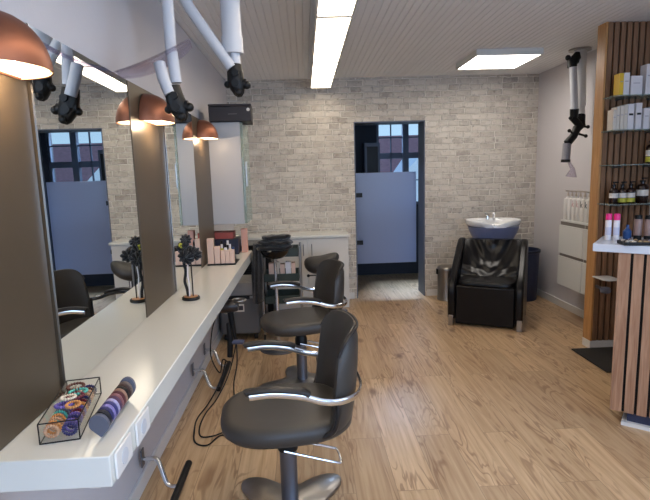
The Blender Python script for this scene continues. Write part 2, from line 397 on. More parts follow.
for x0, x1 in ((1.03,1.44),(1.44,1.80)):
    bar(x0,x0+.035,WZa,WZb); bar(x1-.035,x1,WZa,WZb)
    for z0, z1 in ((WZa,1.69),(1.69,WZb)):
        bar(x0+.035,x1-.035,z0,z0+.04); bar(x0+.035,x1-.035,z1-.04,z1); zm = (z0+z1)/2
        bar(x0+.035,x1-.035,zm-.008,zm+.008,.03)
    if x0 < 1.4: bar((x0+x1)/2-.008,(x0+x1)/2+.008,WZa+.04,WZb-.04,.03)
fr.box(1.40,1.48,AY-.0,AY+.09,WZa,WZb)
win = fr.out('window_2', M['frame_blue'], smooth=False, kind=S)
B().box(1.03,1.80,AY+.05,AY+.055,WZa,WZb).out('window_pane', M['glass'], parent=win, smooth=False)

# house outside
hs = thing('neighbouring_house', 'house with red tiled roof and white gable outside the far window', 'building', (3,12,-3))
B().box(-9,9,0,6,0,3.9).out('wall', mat('render_wall',(214,212,208),.9), hs, smooth=False)
B().prism([(-.4,3.8),(3,5.55),(6.4,3.8)], 'x', -9.3, 9.3).out('roof', mat('red_roof_tiles',(160,112,112),.8,noise=.5,nscale=14), hs, smooth=False)
gd = B(); gd.prism([(-1.2,3.0),(.45,3.0),(.45,4.0),(-.35,4.8),(-1.2,4.0)], 'y', -.6, 2.2)
gd.out('gable', mat('white_gable',(236,238,240),.8), hs, smooth=False)

# ------------------------------------------------------------------ frosted half door
fd = thing('half_door', 'frosted glass half-height swing door hanging in the doorway', 'door', (DL+.035, D+.24, .37))
B().box(0,.722,-.005,.005,0,1.09).out('glass_leaf', M['frost'], fd, smooth=False)
for z in (.26,.83):
    B().box(-.023,.075,-.016,.016,z-.026,z+.026).out('hinge', M['black'], fd, bevel=.003)

cup = thing('dark_cupboard', 'dark wall-hung cupboard with a black door pane beyond the half door', 'cupboard', (.93,AY-.26,0))
cb2 = B(); cb2.box(-.105,.105,0,.25,.6,1.86); cb2.out('body', M['frame_blue'], cup, smooth=False)
cf = B(); cf.box(-.10,-.075,-.02,0,.62,1.85); cf.box(.075,.10,-.02,0,.62,1.85); cf.box(-.075,.075,-.02,0,1.81,1.85); cf.box(-.075,.075,-.02,0,.62,.67)
cf.out('door_frame', mat('slate_frame',(84,92,108),.5), cup, smooth=False)
B().box(-.075,.075,-.01,-.002,.67,1.81).out('door_pane', M['black'], cup, smooth=False)

# ------------------------------------------------------------------ mirror wall
def panel(y0, y1, label):
    o = B().box(XL+.001, XM-.001, y0+.004, y1-.004, ZT+.002, ZM).out('wall_panel', M['brown_panel'], smooth=False, bevel=.002)
    return tag(o, label, 'wall panel', 'brown wall panels between the mirrors')
panel(.55, 1.44, 'brown wall panel nearest the camera, left of the first mirror')
panel(2.25, 2.77, 'brown wall panel between the two mirrors, behind the second copper lamp')
panel(3.475, 4.06, 'narrow-looking brown wall panel beside the hanging cabinet')
def mirror(y0, y1, label, rot):
    r = thing('wall_mirror', label, 'mirror', (XM+.001, (y0+y1)/2, ZT+.003), rot, 'tall mirrors over the worktop')
    hw = (y1-y0)/2-.004
    B().box(-.004,.002,-hw,hw,0,ZM-ZT-.003).out('mirror_glass', M['mirror'], r, smooth=False)
    B().box(-.06,-.0045,-hw,hw,0,ZM-ZT-.003).out('backing_board', M['brown_panel'], r, smooth=False)
MROT = math.radians(.95)
mirror(1.44, 2.25, 'tall frameless mirror nearest the camera, reflecting the frosted doorway', MROT)
mirror(2.77, 3.475, 'tall frameless mirror between the two farther brown panels', MROT*.4)

# copper lamps
def make_lamp(label, y, z=1.72, R=.125):
    r = thing('wall_lamp', label, 'lamp', (XM, y, z), 0, 'copper wall lamps')
    b = B(); n, m = 28, 10; Hh = .135
    def dome(rr, hh, dz=0):
        G = []
        for i in range(m+1):
            ph = PI/2*i/m; rad = rr*math.cos(ph)**.85 if i < m else .012; zz = hh*math.sin(ph)+dz
            G.append([Vector((max(rad*math.cos(t),0.0), rad*math.sin(t), zz)) for t in [-PI/2+PI*k/n for k in range(n+1)]])
        return G
    for G in (dome(R, Hh), dome(R-.004, Hh-.004)):
        V = [[b.bm.verts.new(p+Vector((.003,0,0))) for p in row] for row in G]
        for i in range(m):
            for j in range(n): b.face([V[i][j], V[i][j+1], V[i+1][j+1], V[i+1][j]])
        if G[0][0].y < -(R-.002): first = V
    # rim joining outer and inner shell
    o = b.out('shade', M['copper'], r)
    b = B(); G = dome(R-.006, Hh-.008, .001)
    V = [[b.bm.verts.new(p+Vector((.005,0,0))) for p in row] for row in G]
    for i in range(m):
        for j in range(n): b.face([V[i][j], V[i][j+1], V[i+1][j+1], V[i+1][j]])
    b.out('shade_lining', M['shade_in'], r)
    b = B(); poly = [(-R+.0,0)]+[(R*math.sin(t)*1.0, Hh*math.cos(t)**1.0) for t in [-PI/2+PI*k/20 for k in range(1,20)]]+[(R,0)]
    b.prism(poly, 'x', .0005, .0045); b.out('back_plate', M['copper'], r)
    b = B(); b.prism([((R-.012)*math.cos(t)+.006,(R-.012)*math.sin(t)) for t in [-PI/2+PI*k/24 for k in range(25)]],'z',.004,.008); b.out('diffuser', M['bulb'], r)
    l = bpy.data.lights.new('bulb_light', 'POINT'); l.energy = LAMP_W; l.color = (1,.74,.48); l.shadow_soft_size = 0
    lo = bpy.data.objects.new('bulb_light', l); C.objects.link(lo); lo.parent = r; lo.location = (.06,0,-.012)
    return r
LAMP_W = .75
make_lamp('copper half-dome wall lamp nearest the camera, top left', 1.27, z=1.72, R=.135)
make_lamp('middle copper half-dome wall lamp, on the panel between two mirrors', 2.49)
make_lamp('farthest copper half-dome wall lamp, next to the hanging cabinet', 3.74, z=1.735)

# hanging cabinet
hc = thing('hanging_cabinet', 'pale wall-hung cabinet with greenish glass door over the far worktop end', 'cabinet', (XL, 4.07, 1.075))
B().box(.001,.325,0,.40,0,.81).out('body', mat('pale_grey_laminate',(178,179,182),.35), hc, bevel=.003)
B().box(.328,.346,.002,.398,.004,.806).out('door', M['greenglass'], hc, bevel=.002)
B().box(.347,.362,.03,.045,.3,.5).out('door_handle', M['satin'], hc, bevel=.003)

bx = thing('storage_box', 'black box with a small white sticker on top of the hanging cabinet', 'box', (-.60, 4.08, 1.886), math.radians(3))
B().box(-.13,.20,-.04,.26,.0,.118).out('body', mat('dark_brown_card',(44,38,40),.5), bx, bevel=.006)
B().box(-.132,.202,-.042,.262,.1185,.135).out('lid', mat('dark_brown_lid',(52,46,48),.5), bx, bevel=.004)
B().cyl((.178,-.0405,.09),(.178,-.0425,.09),.013,seg=20).out('sticker', M['label'], bx)
B().box(.02,.09,-.0415,-.0402,.056,.060).out('printed_mark', mat('grey_print',(120,112,112),.6), bx, smooth=False)

# worktop with fascia, sockets
wt = thing('worktop', 'long glossy white worktop shelf under the mirrors', 'worktop', (0,0,0))
B().box(XL+.001, XF, 1.085, 4.30, ZT-.077, ZT).out('top', M['top_white'], wt, bevel=.003)
for y in (1.13, 2.05, 2.9, 3.85):
    B().box(XL+.001, XL+.04, y, y+.03, ZT-.36, ZT-.078).out('bracket', M['white'], wt, bevel=.003)
B().box(XF-.10,XF-.07,1.18,1.21,ZT-.14,ZT-.078).out('cable_clip', M['white'], wt, bevel=.003)
for y in (1.105, 1.25):
    so = B(); so.box(XF, XF+.007, y, y+.105, ZT-.072, ZT-.006); so = so.out('socket_plate', M['trim'], wt, bevel=.003)
    B().cyl((XF+.007,y+.052,ZT-.04),(XF+.0085,y+.052,ZT-.04),.020,seg=24).out('socket_insert', mat('socket_white',(205,208,214),.4), so)

# foot rests
def footrest(ys, bar0, bar1, label):
    r = thing('footrest', label, 'footrest', (XL,(ys[0]+ys[-1])/2,0), 0, 'footrests on the wall under the worktop')
    oy = r.location.y
    for y in ys:
        b = B(); b.box(.0135,.02,y-oy-.02,y-oy+.02,.120,.205); b.out('wall_plate', M['gunmetal'], r, bevel=.002)
        b = B(); b.tube(spline([(.02,y-oy,.155),(.06,y-oy,.155),(.085,y-oy-.002,.148),(.105,y-oy-.02,.12),(.135,y-oy-.05,.06),(.16,y-oy-.06,.045),(.180,y-oy-.06,.045)],5), .011, 10); b.out('arm', M['chrome'], r)
    b = B(); b.tube([(.195,bar0-oy,.045),(.195,bar1-oy,.045)], .017, 12); b.out('foot_bar', M['black'], r)
footrest([1.70, 2.20], 1.62, 2.33, 'chrome wall footrest with black bar, nearest the camera')
footrest([3.28, 3.68], 3.2, 3.68, 'chrome wall footrest under the middle of the worktop, behind the cables')

# ------------------------------------------------------------------ styling chairs
def make_chair(label):
    r = thing('salon_chair', label, 'chair', (0,0,0), 0, 'charcoal styling chairs facing the mirrors')
    b = B(); seg = 96; rings = []
    for sc, z in [(.6,.0),(1,.0),(1.02,.004),(1.02,.010),(.98,.016),(.55,.026),(.22,.034),(.15,.036)]:
        ring = []
        for k in range(seg):
            t = 2*PI*k/seg; c4 = (math.cos(4*t)+1)/2
            rr = (.15+.16*c4**1.6) if sc > .3 else .30
            ring.append(Vector((rr*sc*math.cos(t), rr*sc*math.sin(t), z)))
        rings.append(ring)
    b.loft(rings); b.out('base_plate', M['satin'], r)
    b = B(); b.cyl((0,0,.034),(0,0,.285),.037,seg=28); b.out('column', M['gunmetal'], r)
    b = B(); b.lathe([(.034,.285),(.043,.29),(.043,.33),(.036,.345),(.036,.37),(.05,.385),(.05,.40)], seg=24); b.box(-.13,.13,-.1,.1,.398,.412); b.out('pump_collar', M['black'], r)
    b = B(); b.tube(spline([(-.02,-.047,.305),(.08,-.058,.275),(.205,-.06,.232),(.222,-.05,.228),(.226,0,.228),(.222,.05,.228),(.205,.06,.232),(.08,.058,.275),(0,.047,.305)],6), .0055, 8); b.out('pump_lever', M['chrome'], r)
    b = B(); b.sup(.275,.235,2.7,[(.80,.412),(.93,.418),(.99,.435),(1.0,.455),(.985,.474),(.94,.487),(.85,.492),(.6,.490),(.3,.487),(.05,.486)]); b.out('seat', M['grey_vinyl'], r)
    # wrapped backrest shell
    b = B(); n = 30; A = math.radians(84); rings = []
    for i in range(n+1):
        ph = -A+2*A*i/n; u = abs(ph)/A
        zt = .848-.085*u**5; zb = .415+.03*u**2
        ring = []
        for s_, k0, k1 in ((0,0,1),(1,1,0)):
            for k in range(9):
                v = k/8; v = v if s_ == 0 else 1-v
                edge = math.sin(PI*min(max(v,.0),1))**.35 if 0 < v < 1 else 0
                th = .026*(edge*.9+.1)*(1-.35*u**6)
                sg = -th if s_ == 0 else th
                z = zb+(zt-zb)*v
                rx, ry = .115, .205+.012*math.sin(PI*v)
                cx = .14+.04*v
                ring.append(Vector((cx+(rx+sg)*math.cos(ph), (ry+sg)*math.sin(ph), z)))
        rings.append(ring)
    b.loft(rings); bk = b.out('backrest', M['grey_vinyl'], r)
    b = B(); pts = []
    for i in range(n+1):
        ph = -A+2*A*i/n; u = abs(ph)/A
        pts.append((.18+(.115+.012)*math.cos(ph), (.205+.012)*math.sin(ph), 0.843-.085*u**5))
    b.tube(pts, .006, 8); b.out('piping', M['black_vinyl'], bk)
    # chrome arm loop round the back
    L_ = [(-.15,-.262,.655),(-.06,-.266,.657),(.04,-.268,.64),(.12,-.268,.612),(.19,-.255,.600),(.26,-.205,.596),(.300,-.12,.596),(.312,0,.596)]
    pts = spline(L_+[(x_,-y_,z_) for x_,y_,z_ in L_[-2::-1]], 6)
    b = B(); b.tube(pts, seg=12, flat=(.006,.014)); b.out('arm_loop', M['chrome'], r)
    for s_ in (-1,1):
        q = [(x_, s_*abs(y_), z_+.022) for x_,y_,z_ in L_[:4]]; q = [(-.165,s_*.262,.672)]+q; q[-1] = (.07, s_*.269, .648)
        b = B(); b.tube(spline(q,5), seg=12, flat=(.019,.012)); b.out('arm_pad', M['black_vinyl'], r)
    for s_ in (-1,1): b = B(); b.tube(spline([(.10,s_*.20,.43),(.16,s_*.235,.47),(.18,s_*.25,.54),(.18,s_*.25,.59)],5), .011, 8); b.out('arm_bracket', M['black_vinyl'], r)
    return r
ch = make_chair('nearest charcoal salon chair, in front, chrome arm loop and column in view')
bpb = [c for c in kids(ch) if c.name.startswith('base_plate')][0]
ch.location = (-.11,2.0,0); ch.rotation_euler = (0,0,math.radians(7))
dup(ch, (-.06,3.35,0), math.radians(15), 'second charcoal salon chair, directly behind the nearest one')

bpb.rotation_euler = (0,0,math.radians(38))
# saddle stool
st = thing('saddle_stool', 'dark saddle stool behind the second salon chair, by the white cabinets', 'stool', (.145,4.87,0), math.radians(-8))
b = B(); rings = []; n = 22
for i in range(n+1):
    t = -1+2*i/n; wv = .13*math.sqrt(max(1-abs(t)**2.6,0.004)); zc = .585+.04*t*t+.03*t; th = .10*math.sqrt(max(1-abs(t)**3,.01))
    rings.append([Vector((t*.175, wv*math.cos(a_), zc+th*math.sin(a_)*(1 if math.sin(a_)<0 else .8)-.02*math.cos(a_)**2)) for a_ in [2*PI*k/20 for k in range(20)]])
b.loft(rings); b.out('seat', M['grey_vinyl'], st)
b = B(); b.cyl((0,0,.12),(0,0,.50),.022,seg=16); b.out('post', M['chrome'], st)
b = B(); b.tube([(-.02,-.03,.47),(-.12,-.08,.475)],.006,8); b.ball((-.125,-.083,.475),.016,seg=10); b.out('height_lever', M['black'], st)
for k in range(5):
    t = 2*PI*k/5+.3; b = B(); b.tube([(0,0,.12),(.13*math.cos(t),.13*math.sin(t),.10),(.25*math.cos(t),.25*math.sin(t),.075)],seg=10,rad=[.022,.018,.014]); lg = b.out('leg', M['gunmetal'], st)
    b = B(); b.cyl((.25*math.cos(t)-.012*math.sin(t),.25*math.sin(t)+.012*math.cos(t),.03),(.25*math.cos(t)+.012*math.sin(t),.25*math.sin(t)-.012*math.cos(t),.03),.029,seg=14); b.out('caster', M['black'], lg)

# ------------------------------------------------------------------ back cabinets
def cabinet(x0, x1, label, dark_end=False, handle='r'):
    r = thing('base_cabinet', label, 'cabinet', (x0,5.30,0), 0, 'white base cabinets along the brick wall'); w = x1-x0
    b = B(); b.box(0,w,.0,.38,.08,.785); b.out('body', M['white'], r, smooth=False)
    b = B(); b.box(0.0,w,.03,.38,0,.078); b.out('plinth', M['white'], r, smooth=False)
    d = B().box(.003,w-.003,-.019,-.001,.085,.782).out('door', mat('cabinet_front',(218,214,206),.35), r, bevel=.002)
    hx_ = w-.045 if handle == 'r' else .045
    b = B(); b.tube([(hx_,-.019,.60),(hx_,-.034,.60),(hx_,-.034,.72),(hx_,-.019,.72)],.004,8); b.out('door_handle', M['gunmetal'], d)
cabinet(-.80,-.40,'white base cabinet at the left end, behind the trolley')
cabinet(-.40,.012,'white base cabinet in the middle, left of the dark door gap')
cabinet(.012,.452,'white base cabinet at the right end, beside the doorway',handle='l')
ct = B().box(-.81,.468,5.265,5.685,.787,.815).out('countertop', M['top_white'], bevel=.003)
tag(ct, 'white countertop lying across the base cabinets at the brick wall', 'countertop')

# ------------------------------------------------------------------ ceiling lights
r = thing('ceiling_light_row', 'long row of lit white light fittings along the ceiling', 'ceiling light', (.211,0,H))
b = B()
for x_ in (-.06,.06):
    for y in (1.4,2.6,3.8,5.0): b.box(x_-.01,x_+.01,y-.02,y+.02,-.075,-.0005)
b.out('mounting_bracket', M['lamp_body'], r, smooth=False)
for i in range(5):
    y1 = 5.49-1.2*i; y0 = y1-1.2+.0
    b = B(); b.box(-.112,-.100,y0,y1,-.135,-.075); b.box(.100,.112,y0,y1,-.135,-.075); b.box(-.1,.1,y0,y1,-.08,-.075); b.box(-.1,.1,y0,y0+.018,-.135,-.08); b.box(-.1,.1,y1-.018,y1,-.135,-.08)
    h_ = b.out('housing', M['lamp_body'], r, smooth=False)
    b = B(); b.box(-.099,.099,y0+.019,y1-.019,-.130,-.122); b.out('diffuser', M['lamp_diff'], h_, smooth=False)
r = thing('ceiling_panel_light', 'square bright panel light on the ceiling at the right', 'ceiling light', (1.845,4.80,H))
b = B(); b.box(-.30,.30,-.30,-.285,-.055,-.001); b.box(-.30,.30,.285,.30,-.055,-.001); b.box(-.30,-.285,-.285,.285,-.055,-.001); b.box(.285,.30,-.285,.285,-.055,-.001); b.box(-.285,.285,-.285,.285,-.01,-.001)
b.out('frame', M['lamp_body'], r, smooth=False)
b = B(); b.box(-.284,.284,-.284,.284,-.05,-.045); b.out('diffuser', M['panel_diff'], r, smooth=False)

# ------------------------------------------------------------------ extraction arms
def joint(b, c, s=1., tilt=0):
    R_ = Matrix.Rotation(tilt,3,'Y'); V = lambda x,y,z: Vector(c)+R_@Vector((x*s,y*s,z*s))
    b.tube([V(-.004,0,.06),V(-.004,0,.03),V(0,0,-.01),V(.006,0,-.045),V(.012,0,-.075),V(.014,0,-.088)], seg=16, rad=[.034*s,.037*s,.040*s,.036*s,.024*s,.010*s])
    b.cyl(V(-.038,0,-.015),V(.044,0,-.03),.024*s,seg=14)
    b.ball(V(.050,-.006,-.036),.019*s,seg=12); b.ball(V(-.040,0,-.03),.017*s,seg=12); b.ball(V(.012,-.02,-.07),.019*s,seg=10)
    b.cyl(V(0,-.040,-.03),V(0,.040,-.03),.018*s,seg=14); b.cyl(V(.004,-.05,.015),V(.004,.04,.015),.016*s,seg=12)
r = thing('extraction_arm', 'white extraction arm hanging over the worktop with a clear hood plate', 'extraction arm', (-.535,2.20,H), 0, 'white extraction arms with black joints')
b = B(); b.cyl((0,0,-.001),(0,0,-.022),.075,seg=28); b.out('ceiling_flange', M['pipe'], r)
b = B(); b.tube([(0,0,-.02),(0,0,-.3),(.0,.0,-.50),(.012,0,-.65)], .0235, 20); b.out('tube', M['pipe'], r)
b = B(); b.tube([(-.045,-.03,-.575),(-.03,-.04,-.64),(-.008,-.04,-.70)], .024, 20); b.out('nozzle_tube', M['pipe'], r)
b = B(); joint(b, (.01,-.015,-.725), 1.0, -.15); b.out('joint', M['black'], r)
b = B(); G = []
for i in range(13):
    row = []
    for j in range(9):
        u, v = -1+2*i/12, -1+2*j/8
        row.append(Vector((-.07+.155*u, -.03+.10*v*math.sqrt(max(1-(u*.9)**2,.02)), -.567+.06*u-.02*u*u*0+.02*(1-v*v)-.02*(1-u*u))))
    G.append(row)
for dz in (0,.004):
    V = [[b.bm.verts.new(p+Vector((0,0,dz))) for p in row] for row in G]
    for i in range(12):
        for j in range(8): b.face([V[i][j],V[i+1][j],V[i+1][j+1],V[i][j+1]])
b.out('hood', M['acrylic'], r)
r = thing('extraction_arm', 'wide white extraction tube with folded diagonal arm near the ceiling lights', 'extraction arm', (-.315,2.47,H), 0, 'white extraction arms with black joints')
b = B(); b.cyl((0,0,-.001),(0,0,-.022),.09,seg=28); b.out('ceiling_flange', M['pipe'], r)
b = B(); b.cyl((0,0,-.02),(0,0,-.40),.046,seg=28); b.cyl((0,0,-.40),(0,0,-.475),.050,seg=28); b.out('tube', M['pipe'], r)
b = B(); b.cyl((.01,0,-.47),(.012,0,-.56),.024,seg=20); b.out('inner_tube', M['pipe'], r)
b = B(); b.tube([(-.245,-.03,-.14),(-.18,-.03,-.28),(-.005,-.03,-.545)], .026, 20); b.out('folded_tube', M['pipe'], r)
b = B(); joint(b, (.010,-.01,-.585), 1.0); b.out('joint', M['black'], r)
b = B(); joint(b, (-.255,-.03,-.10), .8); b.out('upper_joint', M['black'], r)
r = thing('extraction_arm', 'white extraction arm at the right wall, folded, with three black joints', 'extraction arm', (2.515,4.55,H), 0, 'white extraction arms with black joints')
b = B(); b.cyl((0,.03,-.001),(0,.03,-.015),.095,seg=28); b.out('ceiling_flange', M['steel'], r)
b = B(); b.cyl((0,.03,-.015),(.018,.03,-.50),.052,seg=28); b.cyl((.018,.03,-.50),(.021,.02,-.60),.045,.042,seg=28); b.out('tube', mat('bright_white_pipe',(238,236,234),.35), r)
b = B(); b.cyl((-.10,-.05,-.17),(-.070,-.05,-.55),.031,seg=20); b.out('folded_tube', M['pipe'], r)
b = B(); b.tube([(-.10,-.03,-.17),(-.098,-.03,-.12),(-.06,-.03,-.075),(-.055,-.03,-.04)],seg=14,rad=[.04,.045,.038,.02]); b.ball((-.14,-.03,-.085),.024,seg=12); b.cyl((-.13,-.03,-.11),(-.05,-.03,-.11),.03,seg=12); b.out('upper_joint', M['black'], r)
b = B(); b.cyl((.021,.02,-.585),(.012,-.01,-.66),.046,.04,seg=18); b.cyl((-.072,-.05,-.53),(-.068,-.04,-.60),.038,.034,seg=18)
b.tube([(.03,-.02,-.66),(-.03,-.03,-.70),(-.06,-.03,-.77),(-.115,-.03,-.83)],seg=14,rad=[.03,.038,.034,.036]); b.tube([(-.08,-.03,-.60),(.0,-.03,-.68)],.03,12)
for q, q2 in (((.06,-.05,-.69),(.0,-.03,-.68)),((.05,-.04,-.77),(-.04,-.03,-.74)),((-.11,-.05,-.72),(-.05,-.03,-.75)),((-.11,-.06,-.61),(-.07,-.03,-.59))): b.cyl(q,q2,.010,seg=8); b.ball(q,.017,seg=10)
b.out('joint', M['black'], r)
b = B(); b.cyl((-.115,-.03,-.83),(-.122,-.03,-.98),.036,seg=20); nz = b.out('nozzle_tube', mat('grey_perforated',(168,166,172),.5,noise=.5,nscale=160), r)
b = B(); b.cyl((-.122,-.03,-.975),(-.123,-.03,-1.0),.04,seg=20); b.out('nozzle_ring', M['black'], r)
b = B(); b.tube([(-.09,-.03,-1.0),(-.065,-.05,-1.06),(-.07,-.04,-1.13)],seg=12,rad=[.012,.02,.05]); b.out('clear_spout', M['acrylic'], r)

# ------------------------------------------------------------------ wash unit, bins
a0 = math.radians(-27)
wc = thing('wash_chair', 'glossy black leather backwash chair with steel feet', 'chair', (1.62,4.40,0), a0)
prof = [(.0,.06),(-.012,.30),(.0,.375),(.03,.415),(.14,.50),(.28,.60),(.42,.70),(.52,.76),(.60,.77),(.65,.73),(.66,.60),(.66,.06)]
for s_ in (-1,1):
    b = B(); b.prism(prof,'x', s_*.264, s_*.335); b.out('armrest', M['leather'], wc, bevel=.018)
    b = B(); b.box(s_*.305-.02,s_*.305+.024,-.016,.045,0,.10); b.out('foot', M['steel'], wc, bevel=.003)
    b = B(); b.box(s_*.305-.03,s_*.305+.03,.56,.62,0,.098); b.out('foot', M['steel'], wc, bevel=.003)
b = B(); b.box(-.262,.262,.006,.60,.02,.385); b.out('front_panel', M['leather'], wc, bevel=.012)
b = B(); G = []
b = B(); b.sup(.26,.26,6,[(.96,.386),(1,.392),(1,.410),(.97,.425),(.8,.432),(.1,.430)],c=(0,.275,0)); b.out('seat', M['leather'], wc)
# draped back: grid with folds, closed by a rear face
b = B(); nu, nv = 44, 30; front = []; back = []
for j in range(nv+1):
    v = j/nv; row = []; rb = []
    for i in range(nu+1):
        u = -1+2*i/nu
        y = .30+.22*v+.05*v*v; z = .425+.335*v
        fold = .016*math.sin(abs(u)*13-v*9+1.0)*math.exp(-((abs(u)-.5)/.35)**2)*(.3+.7*v)
        fold += .012*math.sin(v*20-abs(u)*6)*math.exp(-((v-.1)/.25)**2)
        sag = .05*(1-u*u)*math.sin(PI*min(v,1))
        hump = -.03*math.exp(-(u/.28)**2-((v-.9)/.18)**2)
        row.append((u*.262, y+sag+fold+hump-.02*abs(u)**3, z)); rb.append((u*.262, min(y+.14,.63), z))
    front.append(row); back.append(rb)
F_ = [[b.bm.verts.new(p) for p in r_] for r_ in front]; K_ = [[b.bm.verts.new(p) for p in r_] for r_ in back]
for j in range(nv):
    for i in range(nu):
        b.face([F_[j][i],F_[j][i+1],F_[j+1][i+1],F_[j+1][i]]); b.face([K_[j][i],K_[j+1][i],K_[j+1][i+1],K_[j][i+1]])
for i in range(nu): b.face([F_[nv][i],F_[nv][i+1],K_[nv][i+1],K_[nv][i]]); b.face([F_[0][i],K_[0][i],K_[0][i+1],F_[0][i+1]])
for j in range(nv): b.face([F_[j][0],F_[j+1][0],K_[j+1][0],K_[j][0]]); b.face([F_[j][nu],K_[j][nu],K_[j+1][nu],F_[j+1][nu]])
b.out('backrest', M['leather'], wc)
# basin: ceramic bowl on a white pedestal, its bluish shade painted into the colour, joined to the chair
bs = thing('wash_basin', 'white ceramic hair wash basin with neck notch behind the black chair', 'basin', (2.0,5.22,0), a0*.45)
b = B(); seg = 56
def rim(t, sc, z, notch=1.):
    x_, y_ = .285*math.cos(t), .235*math.sin(t)
    k = math.exp(-((t-1.5*PI)/.33)**2)
    return Vector((x_*sc, (y_+.07*k*notch)*sc, z-.05*k*notch))
prof2 = [(.55,.859,.0),(.86,.862,.5),(.93,.87,.8),(1.0,.90,1),(1.0,.925,1),(.985,.930,1),(.95,.925,1),(.88,.90,1),(.80,.86,.6),(.62,.845,.2),(.4,.83,0),(.08,.828,0)]
b.loft([[rim(2*PI*k/seg, sc, z, nt_) for k in range(seg)] for sc, z, nt_ in prof2]); b.out('bowl', M['ceramic'], bs)
b = B(); b.sup(.13,.11,3,[(1.15,0),(1.15,.02),(1,.04),(1,.56),(1.3,.66),(1.85,.80),(1.98,.858)]); b.out('pedestal', mat('blue_shaded_ceramic',(112,120,154),.35), bs)
b = B(); b.cyl((-.03,.19,.915),(-.03,.19,.955),.018,.014,seg=14); b.tube(spline([(-.03,.19,.95),(-.04,.15,.975),(-.055,.09,.965)],5),.009,10); b.tube([(-.03,.19,.95),(-.055,.205,.985)],.006,8); b.out('tap', M['chrome'], bs)
b = B(); b.cyl((.035,.19,.915),(.035,.185,.965),.014,.011,seg=14); b.ball((.035,.18,.978),.019,.019,.016,12); b.out('hand_shower', M['chrome'], bs)

r = thing('pedal_bin', 'brushed steel pedal bin left of the wash chair', 'bin', (1.59,5.50,0))
b = B(); b.lathe([(.108,0),(.112,.01),(.108,.02),(.108,.345),(.10,.35)],seg=36); b.out('body', M['steel'], r)
b = B(); b.lathe([(.113,.348),(.113,.368),(.105,.385),(.06,.398),(.01,.402)],seg=36); b.out('lid', M['steel'], r)
b = B(); b.box(-.125,-.108,-.02,.02,.30,.36); b.out('lid_hinge', M['black'], r, bevel=.003)
b = B(); b.box(-.02,.02,-.14,-.105,.005,.018); b.out('pedal', M['black'], r, bevel=.002)
r = thing('round_bin', 'tall dark navy round bin right of the wash chair', 'bin', (2.41,5.42,0))
b = B(); b.lathe([(.165,0),(.17,.01),(.185,.53),(.195,.535),(.195,.565),(.185,.57),(.178,.565),(.16,.03),(.02,.025)],seg=40); b.out('body', M['navy'], r)
b = B(); b.torus((0,0,.55),.192,.007); b.out('rim_ring', M['black'], r)

# ------------------------------------------------------------------ wall cabinets and k bottles
def shoe(y1, w, label):
    r = thing('wall_cabinet', label, 'cabinet', (XR, y1-w, .325), 0, 'slim white wall cabinets')
    B().box(-.205,-.001,0.001,w-.001,0,.62).out('body', M['white'], r, smooth=False)
    B().box(-.21,-.001,0.001,w-.001,.621,.637).out('top_board', M['white'], r, bevel=.002)
    for z0, z1 in ((.005,.285),(.315,.585)):
        f = B().box(-.222,-.206,.004,w-.004,z0,z1).out('drawer_front', M['white'], r, bevel=.002)
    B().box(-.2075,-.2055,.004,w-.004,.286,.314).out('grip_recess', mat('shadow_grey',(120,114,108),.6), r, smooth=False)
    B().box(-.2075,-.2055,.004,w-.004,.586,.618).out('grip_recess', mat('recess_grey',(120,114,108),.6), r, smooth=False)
shoe(4.70, .42, 'slim white wall cabinet farther from the slatted partition')
shoe(4.278, .38, 'slim white wall cabinet half hidden by the slatted partition')
def kb(y, ink, label):
    r = thing('product_bottle', label, 'bottle', (2.50, y, .962), 0, 'white bottles on the slim wall cabinets')
    b = B(); b.sup(.03,.027,5,[(.9,0),(1,.006),(1,.185),(.9,.2),(.4,.21),(.35,.225)],seg=32); b.out('body', M['clearplastic'], r)
    b = B(); b.cyl((0,0,.225),(0,0,.25),.012,seg=12); b.cyl((0,0,.25),(0,0,.268),.005,seg=8); b.box(-.028,.01,-.006,.006,.266,.276); b.out('pump', M['ivory'], r)
    if ink:
        Mx = Matrix.Translation((-.0306,0,.155)) @ Matrix.Rotation(-PI/2,4,'Z') @ Matrix.Rotation(PI/2,4,'X')
        text('letter', 'k', .082, M[ink], r, Mx)
ys = [4.65-.072*i for i in range(10)]
names = ['farthest, by the corner end','second from the corner end','third from the corner end','fourth from the corner end with a faint rose letter','with black letter k, farthest of the lettered ones','with black letter k, middle of the lettered ones','with black letter k, next to the partition edge','just behind the partition edge','hidden deeper behind the partition edge','last behind the partition edge']
for i, y in enumerate(ys[:8]): kb(y, [None,None,'inkrose','inkrose','inkblack','inkblack','inkblack',None][i], 'white pump bottle on wall cabinet, '+names[i])

